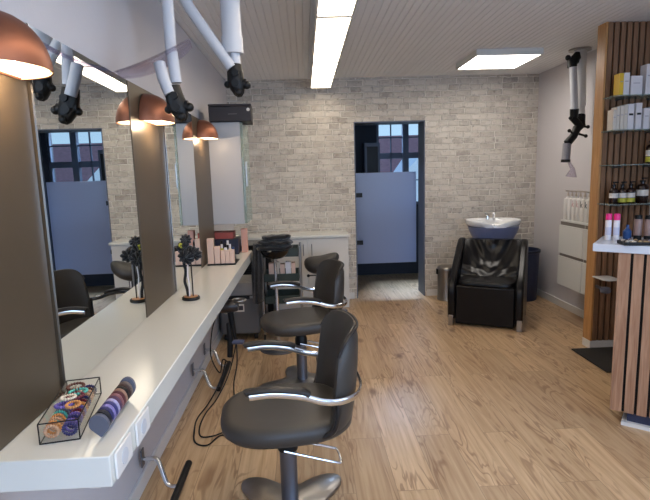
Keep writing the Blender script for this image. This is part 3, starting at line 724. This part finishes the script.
# ------------------------------------------------------------------ slatted partition with shelves
PX0, PY0, PY1 = 2.255, 3.765, 3.87
pt = thing('slatted_partition', 'tall oak slatted partition with glass shelves at the right', 'partition', (PX0,PY0,0))
W_ = XR-PX0-.001
B().box(.016,W_,.014,PY1-PY0,.065,H-.001).out('backing', M['darkcore'], pt, smooth=False)
B().box(0,.0155,-.004,PY1-PY0,.065,H-.001).out('edge_board', M['oak_edge'], pt, bevel=.002)
b = B(); xx = .020
while xx < W_-.01: b.box(xx,min(xx+.034,W_),-.002,.0135,.066,H-.002); xx += .048
b.out('slat_cladding', M['oak_dark'], pt, smooth=False)
B().box(-.001,W_,-.004,PY1-PY0,0,.064).out('plinth', M['trim'], pt, smooth=False)
SZ = [1.955,1.712,1.462,1.172,.60]
for i, z in enumerate(SZ):
    b = B(); x0_ = 0.0 if i != 4 else -.01
    b.prism([(x0_,-.003),(x0_,-.15),(x0_+.03,-.175),(W_ if i<4 else .12,-.175),(W_ if i<4 else .12,-.003)],'z',z-.008-0,z)
    b.out('shelf', M['greenglass'] if i < 4 else M['white'], pt, smooth=False)
    for q in (.10,.34):
        if i == 4 and q > .2: continue
        B().tube([(q,-.003,z-.016),(q,-.12,z-.016)],.006,8).out('shelf_bracket', M['gunmetal'], pt)
SY = PY0-.10
def carton(x, z, w, h, m, label, d=.07, group='cartons on the partition shelves', dy=0, band=False):
    r = thing('carton', label, 'box', (PX0+x, SY+dy, z+.001), 0, group)
    B().box(0,w,-d/2,d/2,0,h).out('body', M[m], r, bevel=.0015)
    if band: B().box(w*.15,w*.85,-d/2-.001,-d/2,h*.55,h*.63).out('label_band', M['inkblack'], r, smooth=False)
    else: B().box(w*.2,w*.8,-d/2-.001,-d/2,h*.60,h*.64).out('printed_line', mat('pale_print',(176,170,176),.6), r, smooth=False)
    return r
carton(.040,SZ[0],.030,.155,'yellow','yellow carton at the left end of the top shelf')
carton(.072,SZ[0],.042,.158,'carton','tall white carton next to the yellow one')
carton(.125,SZ[0],.085,.135,'carton','wide pale carton in the middle of the top shelf')
carton(.235,SZ[0],.06,.215,'carton','tallest white carton at the right end of the top shelf')
for i,(x_,w_,h_,m_,bd) in enumerate([(.006,.024,.145,'ivory',0),(.032,.024,.165,'ivory',0),(.060,.026,.170,'ivory',0),(.088,.026,.178,'ivory',0),(.117,.044,.182,'carton',1),(.176,.044,.188,'carton',1),(.235,.044,.150,'carton',0),(.284,.044,.16,'carton',0)]):
    carton(x_,SZ[1],w_,h_,m_,['short ivory carton at the far left of the second shelf','ivory carton second from left on the second shelf','ivory carton third from left on the second shelf','ivory carton just left of the black banded cartons','white carton with black band, left of the banded pair','white carton with black band, right of the banded pair','short white carton near the frame edge, second shelf','white carton at the right frame edge, second shelf'][i],band=bd)
def pumpb(x, z, label, r_=.030, h=.095, lab='label', body='amber', dy=0, lime=True, group='dark pump bottles on the partition'):
    r = thing('pump_bottle', label, 'bottle', (PX0+x, SY+dy, z+.001), 0, group)
    b = B(); b.lathe([(r_*.95,0),(r_,.004),(r_,h),(r_*.8,h+.014),(r_*.38,h+.022),(r_*.38,h+.034)],seg=24); b.out('body', M[body], r)
    b = B(); b.lathe([(r_+.0006,h*.45),(r_+.0006,h*.82)],seg=24); b.out('label', M[lab], r)
    if lime: b = B(); b.lathe([(r_+.0007,h*.10),(r_+.0007,h*.42)],seg=24); b.out('lower_label', M['lime'], r)
    b = B(); b.cyl((0,0,h+.034),(0,0,h+.048),r_*.5,seg=14); b.cyl((0,0,h+.048),(0,0,h+.06),.004,seg=8); b.box(-.008,.03,-.006,.006,h+.058,h+.068); b.out('pump', M['black'], r)
pumpb(.065,SZ[3],'dark pump bottle at the left of three on the fourth shelf',lime=False)
pumpb(.130,SZ[3],'dark pump bottle in the middle of three on the fourth shelf')
pumpb(.195,SZ[3],'dark pump bottle at the right of three on the fourth shelf')
pumpb(.285,SZ[3],'larger dark pump bottle at the right frame edge, fourth shelf',r_=.04,h=.12,lime=False)
pumpb(.335,SZ[2],'dark pump bottle alone on the third glass shelf',r_=.036,h=.12)
r = thing('storage_jar', 'small grey lidded jar under the lowest white shelf', 'jar', (PX0+.03,SY-.02,.43))
b = B(); b.lathe([(.03,.02),(.038,.03),(.038,.05),(.03,.062),(.01,.066)],seg=24); b.out('body', M['greyfab'], r)
r.location.z = SZ[4]-.13
tag(r, 'small grey knob-like hook bracket under the lowest white shelf', 'hook')
r.name = 'wall_hook'
B().tube([(0,.02,.045),(0,.122,.045)],.012,10).out('hook_stem', M['gunmetal'], r)

# ------------------------------------------------------------------ reception desk
th = math.radians(-39)
dk = thing('reception_desk', 'oak slatted reception desk with a white top', 'desk', (1.695,2.605,0), th)
WD, DD = .93, .34
B().box(.012,WD,.014,DD,.08,.984).out('core', M['darkcore'], dk, smooth=False)
B().box(0,.011,.0,DD,.08,.984).out('end_board', M['oak'], dk, bevel=.002)
b = B(); xx = .0115
while xx < WD-.02: b.box(xx,xx+.046,0,.0135,.0805,.9835); xx += .060
b.out('slat_cladding', M['oak'], dk, smooth=False)
B().box(-.125,WD,-.015,DD+.02,.986,1.03).out('top', mat('desk_top_white',(214,220,230),.25), dk, bevel=.003)
B().box(.085,WD,.03,DD,.022,.0795).out('plinth', M['navy'], dk, smooth=False)
B().box(.06,WD,.005,DD,0,.0215).out('base_strip', M['trim'], dk, smooth=False)
TM = Matrix.Translation((1.695,2.605,0)) @ Matrix.Rotation(th,4,'Z')
def ondesk(u, n, z=1.031): p = TM @ Vector((u,n,z)); return (p.x,p.y,p.z)
tr = thing('jewellery_tray', 'black tray of small trinkets on the white desk top', 'tray', ondesk(.16,.05), math.radians(-14))
b = B(); b.box(-.16,.34,-.035,.075,0,.006); b.box(-.16,.34,-.035,-.028,.006,.018); b.box(-.16,.34,.068,.075,.006,.018); b.box(-.16,-.153,-.028,.068,.006,.018); b.box(.333,.34,-.028,.068,.006,.018); b.out('tray_body', M['black'], tr, bevel=.001)
cols = [(200,190,176),(120,104,92),(226,222,216),(70,60,58),(180,150,110),(150,140,150)]
tmats = [mat('trinket_%d'%i, c, .3, .4) for i, c in enumerate(cols)]
trays = []
cn = ['pale cream','brown','white','dark','golden','mauve grey']
k_ = 0
for i in range(16):
    for j in range(3):
        bb_ = B(); q = (tr.location.x, tr.location.y, tr.location.z)
        s_ = random.uniform(.011,.014); ci = (i*5+j*3+random.randint(0,1)) % 6
        Mt = Matrix.Rotation(random.uniform(0,3),3,'Z') @ Matrix.Rotation(random.uniform(-.6,.6),3,'X')
        if (i+j) % 2: bb_.torus((0,0,0), s_, .0035, M=Mt, seg=14, rs=6)
        else: bb_.ball((0,0,0), s_, s_*.75, .008, 10)
        o = bb_.out('trinket', tmats[ci])
        p = Matrix.Rotation(math.radians(-14),4,'Z') @ Vector((-.138+i*.0305, -.013+j*.031, .018))
        o.location = (q[0]+p.x, q[1]+p.y, q[2]+p.z)
        tag(o, 'small %s trinket lying in the black tray on the desk' % cn[ci], 'jewellery', 'trinkets in the desk tray')
def spray(u, n, label):
    r = thing('spray_bottle', label, 'bottle', ondesk(u,n), 0, 'white bottles with pink caps on the desk')
    b = B(); b.lathe([(.014,0),(.016,.004),(.016,.112),(.014,.116)],seg=24); b.out('body', M['carton'], r)
    b = B(); b.lathe([(.0165,.1165),(.0165,.146),(.014,.152),(.004,.153)],seg=24); b.out('cap', M['pink'], r)
    b = B(); b.lathe([(.0163,.03),(.0163,.075)],seg=24); b.out('label', mat('lilac_print',(196,196,214),.5), r)
spray(-.075,.16,'white bottle with pink cap at the left end of the desk')
spray(-.035,.165,'white bottle with pink cap, right one of the two on the desk')
r = thing('blue_bottle', 'small blue bottle beside the pink-capped bottles', 'bottle', ondesk(.015,.21))
b = B(); b.lathe([(.02,0),(.022,.005),(.022,.05),(.012,.062),(.008,.066),(.008,.085),(.003,.087)],seg=20); b.out('body', M['blue'], r)
for i in range(5):
    r = thing('styling_tube', ['taupe tube with dark cap, leftmost of the row on the desk','taupe tube with dark cap, second of the row on the desk','taupe tube with dark cap, third of the row on the desk','taupe tube with dark cap, fourth, near the frame edge','taupe tube with dark cap, last at the frame edge'][i], 'tube', ondesk(.065+.05*i,.215), 0, 'taupe tubes on the desk')
    b = B(); b.lathe([(.018,.028),(.021,.03),(.022,.118),(.021,.12)],seg=20); b.out('body', M['taupe'], r)
    b = B(); b.lathe([(.0205,0),(.0205,.0275)],seg=20); b.lathe([(.019,.121),(.019,.142),(.004,.143)],seg=20); b.out('cap', M['black'], r)
tag(B().box(2.10,2.62,3.28,3.755,.001,.012).out('floor_mat', M['mat_dark'], bevel=.003), 'dark doormat on the floor between desk and partition', 'mat')

# ------------------------------------------------------------------ things on the worktop
gb = thing('glass_box', 'glass box with black edges full of coiled hair ties', 'box', (-.619,1.162,ZT+.001), math.radians(11.5))
bw, bl, bh = .045, .27, .052
b = B(); b.box(-bw,bw,0,.0015,.002,bh); b.box(-bw,bw,bl-.0015,bl,.002,bh); b.box(-bw,-bw+.0015,.0015,bl-.0015,.002,bh); b.box(bw-.0015,bw,.0015,bl-.0015,.002,bh); b.box(-bw,bw,0,bl,0,.002); b.out('glass_sides', M['glass'], gb, smooth=False)
b = B(); e = .0016
for z in (.001,bh):
    for p0,p1 in (((-bw,0),(bw,0)),((bw,0),(bw,bl)),((bw,bl),(-bw,bl)),((-bw,bl),(-bw,0))): b.cyl((p0[0],p0[1],z),(p1[0],p1[1],z),e,seg=6)
for p in ((-bw,0),(bw,0),(bw,bl),(-bw,bl)): b.cyl((p[0],p[1],0),(p[0],p[1],bh),e,seg=6)
b.out('black_edging', M['black'], gb)
tie_cols = [('tan',(206,160,124)),('navy',(48,48,104)),('purple',(112,96,168)),('brown',(104,64,54)),('teal',(92,190,176)),('cream',(230,214,190)),('grey',(126,126,140)),('orange',(214,148,86)),('wine',(118,44,56))]
tm = {n_: mat('tie_'+n_, c, .35) for n_, c in tie_cols}
GM = Matrix.Translation((-.619,1.162,ZT+.001)) @ Matrix.Rotation(math.radians(11.5),4,'Z')
def tie(n_, p, R, r, rot, where):
    b = B(); b.torus((0,0,0), R, r, seg=64, rs=7, wob=.32, k=17, M=rot)
    o = b.out('hair_tie', tm[n_]); o.location = GM @ Vector(p)
    tag(o, '%s coiled hair tie %s of the glass box' % (n_, where), 'hair tie', 'coiled hair ties in the glass box'); return o
G3 = GM.to_3x3()
for k in range(13):
    for s_ in (-1,1):
        if k < 4: n_ = ['tan','orange'][k % 2] if s_ < 0 else ['navy','purple'][k % 2]
        elif k < 8: n_ = random.choice(['purple','cream','grey','wine','teal','orange'])
        else: n_ = random.choice(['tan','brown','teal','wine','cream','navy'])
        tie(n_, (s_*.0205, .014+k*.0195, .0235), .0148, .0038, G3 @ Matrix.Rotation(PI/2+random.uniform(-.12,.12),3,'X'), ('in the near end' if k<4 else 'in the middle' if k<9 else 'in the far end')+(' left side' if s_<0 else ' right side'))
for n_, p, R in (('teal',(.005,.185,.0495),.022),('wine',(.006,.150,.052),.019),('purple',(-.012,.105,.0495),.020),('orange',(.014,.09,.0535),.016),('brown',(-.01,.225,.0495),.021),('cream',(-.008,.135,.0565),.017)):
    tie(n_, p, R, .0036, G3 @ Matrix.Rotation(random.uniform(-.12,.12),3,'X'), 'lying on top')
# display roll of hair bands
rl = thing('hair_band_roll', 'grey padded display roll lying on the worktop beside the glass box', 'display roll', (-.524,1.175,ZT+.001), math.radians(2))
def lens(sc, y, lean=0):
    pts = []
    for k in range(28):
        t = 2*PI*k/28; x_ = .0235*math.cos(t)*sc; z_ = .032*math.sin(t)*sc
        if math.sin(t) < 0: x_ *= (1-abs(math.sin(t))**1.5*.75)
        pts.append(Vector((x_, y+lean*(z_), .034+z_)))
    return pts
b = B(); b.loft([lens(.70,.0),lens(.74,.03),lens(.74,.18),lens(.70,.205)]); b.out('roll_core', M['greyfab'], rl)
b = B(); b.loft([lens(1.02,-.010,-.25),lens(1.04,-.004,-.25),lens(1.0,.002,-.2)]); b.out('end_disc', M['greyfab'], rl)
b = B(); b.loft([lens(1.02,.204,.25),lens(1.04,.210,.25),lens(1.0,.216,.2)]); b.out('end_disc', M['greyfab'], rl)
bc = [('black and white',(40,40,48)),('navy',(50,50,100)),('lilac',(140,130,190)),('navy blue',(58,58,120)),('pale lilac',(170,165,205)),('plum',(88,58,84)),('dusty rose',(150,100,104)),('maroon',(92,44,50)),('light brown',(160,124,104)),('black',(22,20,22)),('dark brown',(70,48,44)),('grey brown',(110,96,90))]
for i, (n_, c) in enumerate(bc):
    y = .014+i*.0158
    b = B(); R1 = [lens(.78,y-.006),lens(.90,y-.007),lens(.97,y-.003),lens(.97,y+.003),lens(.90,y+.007),lens(.78,y+.006)]
    b.loft(R1, cap=False, close=True)
    o = b.out('hair_band', mat('band_'+n_.replace(' ','_'), c, .6, noise=.5, nscale=90)); o.location = (-.524,1.175,ZT+.001); o.rotation_euler = (0,0,math.radians(2))
    tag(o, '%s hair band around the display roll, number %d from its near end' % (n_, i+1) if False else '%s hair band worn on the grey display roll' % n_, 'hair band', 'hair bands on the display roll')

# stand with hair accessories
hs_ = thing('accessory_stand', 'small stand with round wooden base holding black hair scrunchies on the worktop', 'stand', (-.617,2.585,ZT+.001))
b = B(); b.lathe([(.044,0),(.047,.003),(.047,.013),(.044,.016)],seg=36,a=1,b=.9); b.out('base', M['black_gloss'], hs_)
b = B(); b.lathe([(.036,.0162),(.036,.018),(.01,.0185)],seg=30); b.out('base_disc', M['copperwood'], hs_)
b = B(); b.tube([(.012,0,.016),(.012,0,.25),(.004,0,.30)],.0035,8); b.out('stem', M['black'], hs_)
b = B(); b.tube(spline([(-.014,.004,.018),(-.018,0,.06),(-.026,.0,.10),(-.018,0,.15),(-.024,0,.2),(-.02,0,.27)],6),seg=10,rad=None,r=.008); b.out('ribbon', M['towel'], hs_)
b = B(); b.tube(spline([(-.006,-.004,.018),(-.004,-.004,.08),(-.008,-.004,.14),(.0,-.004,.22)],5),.0035,8); b.out('white_ribbon', M['carton'], hs_)
P0 = Vector((-.617,2.585,ZT))
for i, (p, R, r_, n_, lb) in enumerate([((-.010,0,.228),.022,.019,'towel','black scrunchie lowest on the accessory stand'),((-.018,.01,.272),.020,.018,'towel','black scrunchie in the middle of the accessory stand'),((.034,0,.246),.022,.016,'towel','black scrunchie hanging at the right of the accessory stand'),((-.006,0,.318),.015,.014,'towel','black scrunchie at the top of the accessory stand'),((-.030,-.012,.290),.009,.005,'lime','pale yellow scrunchie near the top of the accessory stand')]):
    b = B(); b.torus((0,0,0),R,r_,seg=40,rs=10,wob=.3,k=9,M=Matrix.Rotation(PI/2+random.uniform(-.5,.5),3,'X')@Matrix.Rotation(random.uniform(-.3,.3),3,'Y'))
    o = b.out('scrunchie', M[n_]); o.location = P0+Vector(p); tag(o, lb, 'scrunchie', 'scrunchies on the accessory stand')

# product tray
pt_ = tag(B().box(-.725,-.520,3.60,3.82,ZT+.001,ZT+.010).out('product_tray', M['black'], bevel=.002), 'flat black tray of hair products at the far end of the worktop', 'tray')
def pbox(x,y,w,d,h,m,label):
    r = tag(B().box(x,x+w,y,y+d,ZT+.011,ZT+.011+h).out('product_carton', M[m], bevel=.001), label, 'box', 'cartons on the black tray')
pbox(-.722,3.612,.045,.045,.185,'peach','tallest peach carton at the left end of the black tray')
pbox(-.672,3.612,.040,.04,.125,'peach','peach carton second from left on the black tray')
pbox(-.626,3.612,.030,.035,.095,'peach','short peach carton in the middle of the black tray')
pbox(-.593,3.612,.030,.035,.095,'peach','short peach carton right of the middle one on the tray')
pbox(-.560,3.612,.030,.035,.098,'peach','short peach carton at the right end of the black tray')
for i,(x_,y_,h_,m_,cp) in enumerate([(-.660,3.68,.12,'carton','black'),(-.630,3.70,.13,'lime','carton'),(-.600,3.68,.14,'carton','black'),(-.570,3.70,.13,'ivory','carton'),(-.543,3.68,.11,'black','blue'),(-.640,3.76,.15,'black','black'),(-.595,3.76,.15,'black','carton')]):
    r = thing('product_bottle', ['white black-capped bottle behind the peach cartons','yellow green bottle with white cap on the tray','white bottle with tall black cap on the tray','ivory bottle with white cap on the tray','black bottle with blue cap at the right end of the tray','black bottle at the back left of the tray','black bottle with white cap at the back of the tray'][i],'bottle',(x_,y_,ZT+.011),0,'bottles on the black tray')
    b = B(); b.lathe([(.012,0),(.0135,.003),(.0135,h_*.7),(.008,h_*.78)],seg=16); b.out('body', M[m_], r)
    b = B(); b.lathe([(.0085,h_*.785),(.0085,h_),(.003,h_+.001)],seg=14); b.out('cap', M[cp], r)
tag(B().box(-.80,-.56,4.10,4.27,ZT+.001,ZT+.13).out('dark_box', mat('dark_navy_box',(36,38,56),.4), bevel=.004), 'dark navy box at the far end of the worktop under the cabinet', 'box')
tag(B().box(-.79,-.60,4.11,4.26,ZT+.131,ZT+.185).out('red_box', mat('muted_red_box',(150,72,66),.5), bevel=.003), 'muted red box lying on the dark navy box', 'box')
tag(B().box(-.548,-.50,4.20,4.27,ZT+.001,ZT+.20).out('salmon_carton', mat('salmon_card',(228,170,150),.5), bevel=.002), 'salmon carton standing upright at the far worktop corner', 'box')

# ------------------------------------------------------------------ under the worktop: holder, dryer, cables, crate, trolley
hd = thing('dryer_holder', 'chrome tool holder bracket fixed to the worktop edge', 'holder', (XF,3.28,ZT))
b = B(); b.box(-.09,-.04,-.02,.02,-.095,-.0785); b.out('clamp', M['gunmetal'], hd, bevel=.002)
b = B(); b.tube(spline([(-.07,0,-.075),(-.08,-.0,-.2),(-.10,0,-.265),(-.03,0,-.27)],6),.008,10); b.out('rod', M['satin'], hd)
b = B(); b.torus((.005,0,-.185),.045,.006); b.out('ring', M['satin'], hd)
dr = thing('hair_dryer', 'black hair dryer resting in the holder under the worktop edge', 'hair dryer', (-.495,3.26,.515))
b = B(); Mr = Matrix.Rotation(PI/2,4,'Y'); b.lathe([(.032,-.095),(.042,-.085),(.044,-.02),(.044,.03),(.036,.075),(.030,.085)],seg=28,M=Matrix.Translation((-.06,0,.085))@Mr); b.out('barrel', mat('brown_black_plastic',(44,38,36),.3), dr)
b = B(); b.lathe([(.0445,-.07),(.0445,-.05)],seg=28,M=Matrix.Translation((-.06,0,.085))@Mr); b.out('band', M['copperwood'], dr)
b = B(); b.tube([(-.03,0,.05),(-.02,0,-.06),(-.01,0,-.16)],seg=14,rad=[.022,.019,.016]); b.out('handle', M['black'], dr)
cr_ = thing('hair_curler', 'grey and black curling iron hanging below the hair dryer', 'curling iron', (-.535,3.2,.33))
b = B(); b.tube([(0,0,.17),(.01,0,.06),(.0,0,-.06)],seg=14,rad=[.013,.022,.018]); b.out('handle', M['black'], cr_)
b = B(); b.cyl((.02,0,.04),(.10,-.02,.045),.016,seg=16); b.out('barrel', mat('bluish_grey_plastic',(92,96,118),.35), cr_)
def cable(pts, label, r_=.0042):
    b = B(); b.tube(spline(pts,8), r_, 8); tag(b.out('power_cable', M['black']), label, 'cable', 'black power cables under the worktop')
cable([(-.62,3.30,.55),(-.66,3.28,.42),(-.66,3.2,.28),(-.60,3.15,.18),(-.57,3.12,.28),(-.545,3.17,.245)],'short black cable looping up to the curling iron')
cable([(-.56,3.18,.25),(-.60,3.13,.12),(-.66,3.02,.03),(-.70,2.88,.006),(-.69,2.75,.006),(-.655,2.60,.006),(-.58,2.56,.006),(-.515,2.66,.006),(-.40,2.55,.006),(-.25,2.50,.006),(-.12,2.60,.006),(-.06,2.75,.006)],'black cable running along the floor and under the near chair')
cable([(-.49,3.28,.37),(-.55,3.22,.15),(-.62,3.12,.02),(-.66,2.95,.006),(-.665,2.78,.006),(-.635,2.66,.006),(-.56,2.64,.015),(-.46,2.72,.006),(-.41,2.60,.015),(-.30,2.58,.006),(-.20,2.66,.006)],'black cable coiling on the floor beside the longer one')
cable([(-.50,3.29,.36),(-.50,3.26,.2),(-.52,3.2,.08),(-.50,3.08,.006),(-.47,2.95,.006),(-.50,2.80,.006)],'black cable dropping straight from the hair dryer')
crt = thing('storage_crate', 'dark grey wheeled tool case with a white label under the worktop', 'case', (-.60,4.32,0))
b = B(); b.box(-.19,.16,0,.42,.06,.42); b.out('body', mat('dark_grey_case',(106,104,103),.4), crt, bevel=.02)
b = B(); b.sup(.185,.22,6,[(1,.421),(1.0,.46),(.97,.50),(.85,.525),(.1,.53)],c=(-.015,.21,0)); b.out('lid', mat('mid_grey_lid',(150,148,147),.35), crt)
b = B(); b.box(-.15,.08,-.006,-.0005,.385,.415); b.out('slot', M['black'], crt, smooth=False)
b = B(); b.box(.085,.15,-.008,-.0005,.39,.41); b.out('latch', M['satin'], crt, bevel=.002)
b = B(); b.box(-.12,.03,-.004,-.0005,.27,.34); lb_ = b.out('label', M['label'], crt, smooth=False)
b = B(); b.box(-.03,.02,-.0055,-.0042,.285,.325); b.out('label_picture', mat('label_print',(70,66,70),.5), lb_, smooth=False)
for x_ in (-.15,.12):
    for y_ in (.05,.37): b = B(); b.cyl((x_-.015,y_,.03),(x_+.015,y_,.03),.029,seg=16); b.out('wheel', M['black'], crt)
rk = thing('black_rack', 'black slatted drawer rack standing past the end of the worktop', 'rack', (-.445,4.78,0))
b = B(); b.box(-.20,.10,0,.42,.0,.78)
for k in range(7): b.box(-.205,.105,-.012,-.0005,.05+k*.105,.05+k*.105+.085)
b.out('drawer_body', M['black'], rk, bevel=.004)
b = B(); b.box(-.205,.105,-.013,.425,.7805,.80); b.out('top_board', M['black_gloss'], rk, bevel=.004)
b = B()
for x_ in (-.17,.07): b.box(x_-.015,x_+.015,-.03,-.0125,.70,.72)
b.out('handle', M['gunmetal'], rk)

tl = thing('salon_trolley', 'tall black hairdressing trolley with trays and chrome posts', 'trolley', (-.22,4.45,0))
for x_ in (-.175,.16):
    for y_ in (-.15,.15):
        b = B(); b.cyl((x_,y_,.06),(x_,y_,.84),.011,seg=12); b.out('post', M['satin'], tl)
        b = B(); b.cyl((x_-.01,y_,.028),(x_+.01,y_,.028),.027,seg=14); b.out('caster', M['black'], tl)
for z in (.12,.33,.53,.75):
    b = B(); b.box(-.162,.147,-.137,.137,z,z+.008); 
    b.box(-.162,.147,-.137,-.131,z+.008,z+.07); b.box(-.162,.147,.131,.137,z+.008,z+.07); b.box(-.162,-.156,-.131,.131,z+.008,z+.07); b.box(.141,.147,-.131,.131,z+.008,z+.07)
    b.out('tray', M['greygreen'] if z > .3 else M['black'], tl, bevel=.003)
for i,(x_,w_,h_,m_) in enumerate([(-.10,.045,.15,'peach'),(-.05,.04,.16,'ivory'),(.0,.04,.14,'peach'),(.05,.045,.16,'carton'),(.10,.035,.15,'peach')]):
    tag(B().box(tl.location.x+x_-.02,tl.location.x+x_-.02+w_,4.35,4.42,.539,.539+h_).out('colour_carton', M[m_], bevel=.001), ['peach carton at the left in the trolley tray','ivory carton second from left in the trolley tray','peach carton in the middle of the trolley tray','white carton second from right in the trolley tray','peach carton at the right in the trolley tray'][i], 'box', 'cartons in the trolley tray')
sd = thing('tool_stand', 'chrome pole stand with a black bowl-shaped top in front of the trolley', 'stand', (-.262,4.08,0))
b = B(); b.cyl((0,0,.05),(0,0,.80),.014,seg=14); b.out('pole', M['chrome'], sd)
b = B(); b.lathe([(.02,.775),(.07,.785),(.11,.82),(.12,.85),(.114,.85),(.095,.825),(.01,.80)],seg=32); b.out('bowl', M['black_gloss'], sd)
b = B(); b.lathe([(.16,.0),(.16,.012),(.05,.035),(.02,.055)],seg=32); b.out('base', M['gunmetal'], sd)
def folded(x,y,z,w,d,h,label,rz):
    b = B(); rings = []
    b.sup(w,d,5,[(.9,0),(1,.2*h),(1,.8*h),(.93,h),(.5,h*1.05),(.05,h*1.03)],seg=40)
    for v in b.bm.verts:
        v.co.z += .006*math.sin(v.co.x*60+z*30)+.004*math.sin(v.co.y*70); v.co.x *= 1+.05*math.sin(v.co.z*90+v.co.y*20)
    o = b.out('folded_cape', M['towel']); o.location = (x,y,z); o.rotation_euler = (0,0,rz); tag(o,label,'cape','black capes piled on the tool stand')
folded(-.262,4.08,.856,.145,.10,.028,'lowest folded black cape on the tool stand',.1)
folded(-.255,4.08,.897,.135,.095,.028,'middle folded black cape on the tool stand',-.15)
folded(-.245,4.08,.940,.11,.08,.03,'top folded black cape on the tool stand',.3)
b = B(); G = []
nx, nz_ = 16, 20
for s_ in (0,1):
    pass
rings = []
for j in range(nz_+1):
    v = j/nz_; z = .90-.50*v; wv = .02+.022*math.sin(min(v*2,1)*PI/2)
    rings.append([Vector(((wv+.008*math.sin(5*t+v*6))*math.cos(t)-.005*v, (.07+.010*math.cos(4*t))*math.sin(t), z)) for t in [2*PI*k/28 for k in range(28)]])
b.loft(rings); o = b.out('hanging_cape', M['towel']); o.location = (-.418,4.14,0); tag(o, 'black cape hanging down between the worktop end and the tool stand', 'cape')

# ------------------------------------------------------------------ camera
cam = bpy.data.cameras.new('camera'); co = bpy.data.objects.new('camera', cam); C.objects.link(co)
R_ = Vector((0.998698,-0.041879,-0.02914)); U_ = Vector((0.035021,0.14737,0.988461)); F_ = Vector((0.037101,0.988194,-0.148645))
mw = Matrix(((R_.x,U_.x,-F_.x,0),(R_.y,U_.y,-F_.y,0),(R_.z,U_.z,-F_.z,1.4478),(0,0,0,1)))
co.matrix_world = mw; cam.sensor_width = 36; cam.lens = 497.42/650*36; cam.clip_start = .02
bpy.context.scene.camera = co

# ------------------------------------------------------------------ light
w = bpy.data.worlds.new('World'); bpy.context.scene.world = w; w.use_nodes = True
nt = w.node_tree; bg = nt.nodes['Background']
tcw = nt.nodes.new('ShaderNodeTexCoord'); sp = nt.nodes.new('ShaderNodeSeparateXYZ'); rp = nt.nodes.new('ShaderNodeValToRGB')
nt.links.new(tcw.outputs['Generated'], sp.inputs[0]); nt.links.new(sp.outputs[2], rp.inputs[0]); nt.links.new(rp.outputs[0], bg.inputs[0])
rp.color_ramp.elements[0].position = 0; rp.color_ramp.elements[0].color = (.50,.76,1,1); rp.color_ramp.elements[1].position = .5; rp.color_ramp.elements[1].color = (.30,.55,1,1)
bg.inputs[1].default_value = .42
def area(name, loc, rot, sx, sy, e, col):
    l = bpy.data.lights.new(name,'AREA'); l.shape = 'RECTANGLE'; l.size = sx; l.size_y = sy; l.energy = e; l.color = col
    o = bpy.data.objects.new(name,l); C.objects.link(o); o.location = loc; o.rotation_euler = rot; return o
area('shop_window_daylight', ((WX0+WX1)/2, YF-.16, (WZ0+WZ1)/2), (math.radians(90),0,0), WX1-WX0, WZ1-WZ0, 30, (.50,.68,1))
area('added_side_daylight', (XR+.16, (RY0+RY1)/2, (RZ0+RZ1)/2), (0,math.radians(90),0), RZ1-RZ0, RY1-RY0, 22, (.56,.72,1))  # added lamp at the unseen right-hand opening, brightens the room from that side
area('far_window_daylight', (1.415, AY+1.5, 3.3), (math.radians(-47),0,0), 1.6, 1.2, 300, (.48,.68,1))
sc = bpy.context.scene
sc.view_settings.view_transform = 'Standard'; sc.view_settings.look = 'None'; sc.view_settings.gamma = 1; sc.view_settings.exposure = 1.32
sc.view_settings.use_curve_mapping = False
sc.cycles.max_bounces = 8; sc.cycles.diffuse_bounces = 4; sc.cycles.glossy_bounces = 5; sc.cycles.transparent_max_bounces = 12
sc.cycles.caustics_reflective = False; sc.cycles.caustics_refractive = False; sc.cycles.sample_clamp_indirect = 4
sc.cycles.use_denoising = True
